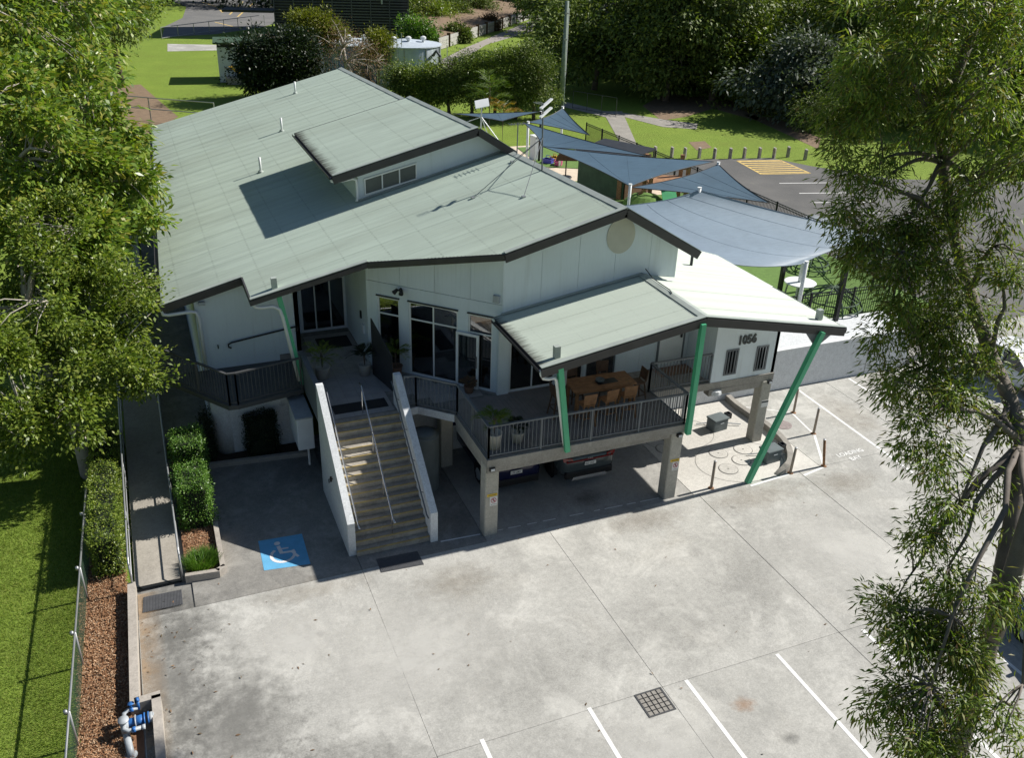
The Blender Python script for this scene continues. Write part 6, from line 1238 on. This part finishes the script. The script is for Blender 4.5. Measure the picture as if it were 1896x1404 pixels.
def simple_tree(name, label, base, h, r0, ells, leaf, nclus, L=.3, W=.16, bark='bark_dark', nleaf=22, spread=.45, droop=.2, shell=.4, group=None, cat='tree', ntwig=25, nlimb=10):
    b = Vector(base); T = [b + V(0, 0, -.2), b + V(R.uniform(-.2, .2), R.uniform(-.2, .2), h * .3), b + V(R.uniform(-.4, .4), R.uniform(-.3, .3), h * .6), b + V(R.uniform(-.5, .5), R.uniform(-.3, .3), h * .85)]
    return tree(name, label, base, T, r0, [(b.x + e[0], b.y + e[1], b.z + e[2], *e[3:]) for e in ells], leaf, bark, nclus, nleaf, spread, L, W, droop, shell, nlimb, ntwig, group, cat=cat)
simple_tree('shade_tree', 'green tree on the far lawn with a bare lower trunk, left of the other', gnd(207, 180), 10, .28, [(0, 0, 9.5, 3.2, 3.2, 3.4), (2.2, 0, 8.0, 2.2, 2.2, 2.6), (-2.4, 0, 8.5, 2.4, 2.4, 2.6)], 'leaf_far', 900)
simple_tree('shade_tree', 'green tree on the far lawn, right of the bare trunk and nearest the road', gnd(225, 158), 11, .3, [(1.6, 0, 9.8, 2.6, 2.6, 3.6), (3.0, 0, 7.2, 1.9, 1.9, 2.4), (-1, 0, 10, 3, 3, 3)], 'leaf_left', 900)
simple_tree('shade_tree', 'dark tree behind the two lawn trees in the upper left', gnd(120, 110), 13, .35, [(0, 0, 9, 5, 4, 5), (5, 0, 10, 4, 4, 4), (-5, 0, 8, 4, 4, 4)], 'leaf_dark', 900, .4, .22, spread=.7)
simple_tree('dark_tree', 'dense dark green tree beside the white shed', gnd(525, 185), 6.0, .3, [(0, 0, 3.5, 3.4, 3.0, 2.3), (-1.8, 0, 4.2, 2.0, 2.0, 1.3), (1.6, .5, 4.2, 1.8, 1.8, 1.3), (-.3, 0, 2.2, 3.0, 3, 1.6)], 'leaf_dark', 1500, .30, .17)
simple_tree('yellow_green_tree', 'bright yellow green tree top behind the dark tree', gnd(590, 150), 7, .25, [(-.3, 0, 5.6, 1.9, 1.8, 1.0), (1.6, 0, 4.6, 1.1, 1.1, .9), (-1.7, 0, 6.2, .9, .9, .6)], 'leaf_yellow', 520, .3, .14)
simple_tree('yellow_green_tree', 'small bright green tree between the two steel tanks', gnd(700, 160), 5.5, .2, [(0, 0, 4.2, 1.2, 1.2, 1.3)], 'leaf_yellow', 200, .3, .14)
bt = simple_tree('bare_tree', 'greyish nearly bare tree in front of the steel tanks', gnd(645, 185), 5.6, .28, [(0, 0, 4.6, 2.6, 2.2, 2.0), (2.0, 0, 3.2, 2.2, 2, 1.5)], 'leaf_dry', 260, .22, .06, 'bark_pale', 14, .5, ntwig=230, nlimb=26)
hg = [(752, 190), (790, 195), (832, 198), (875, 203), (915, 205), (955, 207), (988, 208)]
wd = ['nearest the steel tank', 'second from the steel tank', 'third from the steel tank', 'in the middle of the row', 'third from the timber pole', 'second from the timber pole', 'nearest the timber pole']
for i, ((x, y), s_) in enumerate(zip(hg, wd)):
    hh = 3.6 + .45 * i
    simple_tree('screen_tree', 'dark green bushy screening tree behind the roof, ' + s_, gnd(x, y + 12), hh, .14, [(0, 0, hh * .72, 1.7, 1.6, hh * .36), (.4, 0, hh * .42, 1.5, 1.5, hh * .3), (-.7, 0, hh * .78, 1.0, 1.0, hh * .25)], ('leaf_far', 'leaf_small', 'leaf_far')[i % 3], 420, .2, .11, group='row of screening trees', spread=.32)
for i, (x, y, s_, m, lb) in enumerate(((785, 55, 4.2, 'leaf_small', 'rounded green bush beside the slatted building'), (830, 48, 3.0, 'leaf_far', 'rounded dark bush above the left end of the sleeper wall'), (772, 88, 2.2, 'leaf_hedge', 'small light green bush below the slatted building'), (870, 38, 3.6, 'leaf_far', 'dark bush on the mulch bank above the sleeper wall'), (930, 22, 3.6, 'leaf_dark', 'dark bush higher on the mulch bank near the drive'), (845, 78, 1.3, 'leaf_far', 'low bush hanging over the sleeper wall'), (905, 55, 1.2, 'leaf_dry', 'dry low shrub on top of the sleeper wall'), (965, 32, 1.4, 'leaf_far', 'low shrub at the far end of the sleeper wall'))):
    simple_tree('bush', lb, gnd(x, y), s_ * 1.2, .15, [(0, 0, s_ * .8, s_, s_ * .9, s_ * .8), (s_ * .6, 0, s_ * .5, s_ * .6, s_ * .6, s_ * .5)], m, int(160 + 90 * s_), .34, .2, nleaf=22, spread=.5, cat='bush')
# forest on the right: real trees in several rows
fr_ = [  # px, py of the foot, height, crown radius, leaf, what sets it apart
 (1232, 186, 15, 4.2, 'leaf_far', 'forest tree with several pale stems rising from one foot'), (1318, 187, 20, 4.4, 'leaf_far', 'tall straight gum at the edge of the mown lawn'), (1388, 190, 9, 3.4, 'leaf_small', 'low bushy tree beside the tall straight gum'), (1475, 222, 8.5, 4.0, 'leaf_grey', 'bluish grey leaved tree at the forest edge'),
 (1150, 140, 16, 4.6, 'leaf_far', 'dark forest tree right of the timber pole'), (1085, 105, 17, 5.0, 'leaf_far', 'dark forest tree just left of the timber pole top'), (1180, 90, 19, 5.5, 'leaf_far', 'dark forest tree behind the low rail'), (1290, 130, 20, 5.5, 'leaf_far', 'deep forest tree left of the tall straight gum'), (1400, 150, 18, 5.2, 'leaf_small', 'lighter green forest tree behind the bushy edge'), ((66, 66), 0, 10, 4.4, 'leaf_far', 'forest tree behind the gum foliage at the right'), ((73, 60), 0, 14, 5.0, 'leaf_small', 'forest tree right of the bluish tree'), ((80, 54), 0, 16, 5.4, 'leaf_far', 'forest tree in the right background beyond the asphalt'), ((86, 46), 0, 16, 5.6, 'leaf_dark', 'forest tree at the right edge beyond the asphalt'),
 (1100, 165, 13, 5.0, 'leaf_far', 'shady forest tree at the fence right of the pole'), (1185, 165, 14, 5.2, 'leaf_far', 'shady forest tree between the fence and the pale stems'), (1265, 165, 16, 5.0, 'leaf_far', 'dark forest tree behind the pale stems'), (1350, 160, 15, 5.2, 'leaf_far', 'dark forest tree behind the tall straight gum'), (1450, 170, 12, 4.6, 'leaf_far', 'dark forest tree behind the bluish tree'), (1330, 100, 20, 5.6, 'leaf_far', 'forest tree in the middle row behind the gum'), (1220, 120, 18, 5.6, 'leaf_far', 'dark middle row forest tree'), (1130, 95, 18, 5.4, 'leaf_far', 'dark middle row forest tree nearest the drive'), (1460, 130, 19, 5.4, 'leaf_far', 'middle row forest tree left of the gum crown'), (1570, 190, 18, 5.4, 'leaf_far', 'dark middle row tree behind the gum crown'),
 (1040, 60, 18, 5.6, 'leaf_far', 'dark tree at the end of the gravel drive'), (1110, 45, 20, 6.0, 'leaf_far', 'tall forest tree in the back row by the drive'), (1260, 60, 22, 6.2, 'leaf_far', 'tall back row forest tree over the middle of the forest'), (1380, 80, 22, 6.0, 'leaf_grey', 'pale grey green back row forest tree'), (1500, 120, 21, 6.0, 'leaf_small', 'bright back row forest tree behind the grey tree'), (1640, 150, 20, 6.2, 'leaf_far', 'back row forest tree behind the gum crown'), (1780, 180, 20, 6.2, 'leaf_dark', 'back row forest tree at the far right'), ((92, 55), 0, 18, 5.6, 'leaf_small', 'forest tree at the extreme right edge'), (985, 12, 14, 5.0, 'leaf_far', 'tree beyond the end of the sleeper wall')]
for (x, y, h, r_, m, lb) in fr_:
    h *= .72
    simple_tree('forest_tree', lb, gnd(x, y) if not isinstance(x, tuple) else Vector((*x, 0)), h, .16 + h * .012, [(0, 0, h * .78, r_ * 1.0, r_ * 1.0, h * .24), (r_ * .7, 0, h * .5, r_ * .9, r_ * .8, h * .22), (-r_ * .75, .3, h * .55, r_ * .9, r_ * .8, h * .22), (0, -r_ * .3, h * .32, r_ * 1.0, r_ * .7, h * .16), (r_ * .1, 0, h * .95, r_ * .6, r_ * .6, h * .14)], m, 560, .5, .24, 'bark_euc', 22, .5, .35, .45, 'forest trees beyond the lawn', ntwig=22)
for (x, y, s_, m, lb) in ((1405, 205, 1.6, 'leaf_yellow', 'bright yellow green shrub at the forest edge'), (1330, 183, 1.0, 'leaf_hedge', 'low light green shrub behind the gum foot'), (1500, 245, 2.0, 'leaf_far', 'dark shrub below the bluish tree'), (1285, 176, 1.0, 'leaf_hedge', 'low green shrub between the pale stems and the tall gum')):
    simple_tree('bush', lb, gnd(x, y), s_ * 1.4, .06, [(0, 0, s_ * .8, s_, s_, s_ * .8)], m, 150, .3, .1, nleaf=20, spread=.4, cat='bush')
# an old woodland behind everything closes the view
wl = []
for i in range(60):
    x = -60 + i * 5.0; y = 190 + 10 * sin(i * 1.7); wl.append((x, y, 6 + 3 * sin(i), 6, 5, 9))
q, C_ = foliage(wl, 4200, 16, 1.1, .9, .5, .3, .6, .4)
o = obj('far_woodland', np_mesh('far_woodland', q, 4, 'leaf_dark'), None, None, kind='stuff'); o['label'] = 'dark woodland closing the view behind the buildings'
# the gum tree in the right foreground
G = [at(1745, 1480, 19.0), at(1775, 1380, 18.2), at(1805, 1290, 17.9), at(1835, 1180, 17.6), at(1860, 1040, 17.5), at(1888, 900, 17.7), at(1893, 820, 18.0), at(1870, 740, 18.3), at(1835, 660, 18.6), at(1795, 540, 19.0), at(1765, 430, 19.4), at(1745, 300, 19.8), at(1755, 180, 20.0), at(1800, 60, 20.2), at(1830, -60, 20.4)]
G0 = Vector((G[0].x - .3, G[0].y - .2, 0)); G = [G0 + V(0, 0, -.1), G0.lerp(G[0], .5)] + G
ge = [E3(1640, 80, 19, 1.5), E3(1740, 60, 20, 1.6), E3(1600, 190, 19, .9), E3(1680, 220, 19.5, 1.1), E3(1840, 120, 19, 1.5), E3(1780, 320, 19.5, 1.0), E3(1850, 340, 18.5, 1.1), E3(1580, 330, 18.5, .65), E3(1640, 400, 18.5, 1.0), E3(1590, 300, 18.8, .5), E3(1730, 450, 18.5, 1.0), E3(1560, 390, 18, .45), E3(1690, 560, 18, 1.15), E3(1640, 610, 17.8, .7), E3(1780, 600, 18.5, 1.0), E3(1860, 520, 18.4, .9), E3(1700, 700, 17.6, .85), E3(1760, 780, 17.4, .8), E3(1690, 800, 17.2, .5), E3(1850, 830, 17.6, .7), E3(1620, 850, 17, .28), E3(1655, 870, 17, .22), E3(1760, 930, 17, .42), E3(1720, 990, 17, .42), E3(1800, 1060, 16.8, .6), E3(1690, 1000, 17, .3), E3(1730, 1090, 16.6, .5), E3(1660, 1150, 16.6, .42), E3(1690, 1190, 16.4, .6), E3(1750, 1210, 16.5, .55), E3(1605, 1305, 16.6, .2), E3(1680, 1290, 16.2, .42), E3(1690, 1375, 16, .55), E3(1700, 1140, 16.4, .6), E3(1735, 1170, 16.5, .6), E3(1655, 1200, 16.4, .4), E3(1780, 1300, 16.2, .5), E3(1760, 1380, 16, .5), E3(1850, 1330, 16.4, .6), E3(1880, 1120, 17, .5), E3(1880, 1400, 16, .6), E3(1590, 600, 18, .3), E3(1600, 520, 18.2, .35), E3(1545, 400, 18.2, .25), E3(1900, 240, 18.5, 1.2), E3(1900, 680, 18, .7), E3(1660, 690, 17.6, .6), E3(1720, 860, 17.2, .6), E3(1790, 880, 17.4, .6), E3(1830, 960, 17.4, .5), E3(1800, 700, 18, .8), E3(1640, 760, 17.3, .4), E3(1770, 1130, 16.8, .55), E3(1830, 1230, 17, .5), E3(1640, 480, 18.2, .7), E3(1570, 470, 18, .3)]
gm_ = tree('gum_tree', 'tall gum tree with drooping narrow leaves in the right foreground', G0, G, .18, ge, 'leaf_euc', 'bark_euc', 2500, 24, .15, .165, .034, .6, .25, 34, 300, r1=.09, outward=.3, clump=.22)
g2 = MB(); g2.tube([G[5], at(1862, 1110, 17.3), at(1885, 1030, 17.0), at(1915, 930, 16.9), at(1945, 800, 17)], [.17, .16, .15, .14, .13], 10)
for a, b, r_ in ((G[9], at(1640, 560, 18), .06), (G[12], at(1600, 330, 18.6), .06), (G[14], at(1640, 90, 19), .06), (G[4], at(1890, 1330, 16.4), .05), (G[10], at(1860, 480, 18.4), .05)): lm = MB(); limb(lm, a, b, r_, r_ * .3, .25, 7, 7); obj('limb', lm, 'bark_euc', gm_, True)
obj('second_stem', g2, 'bark_euc', gm_, True)
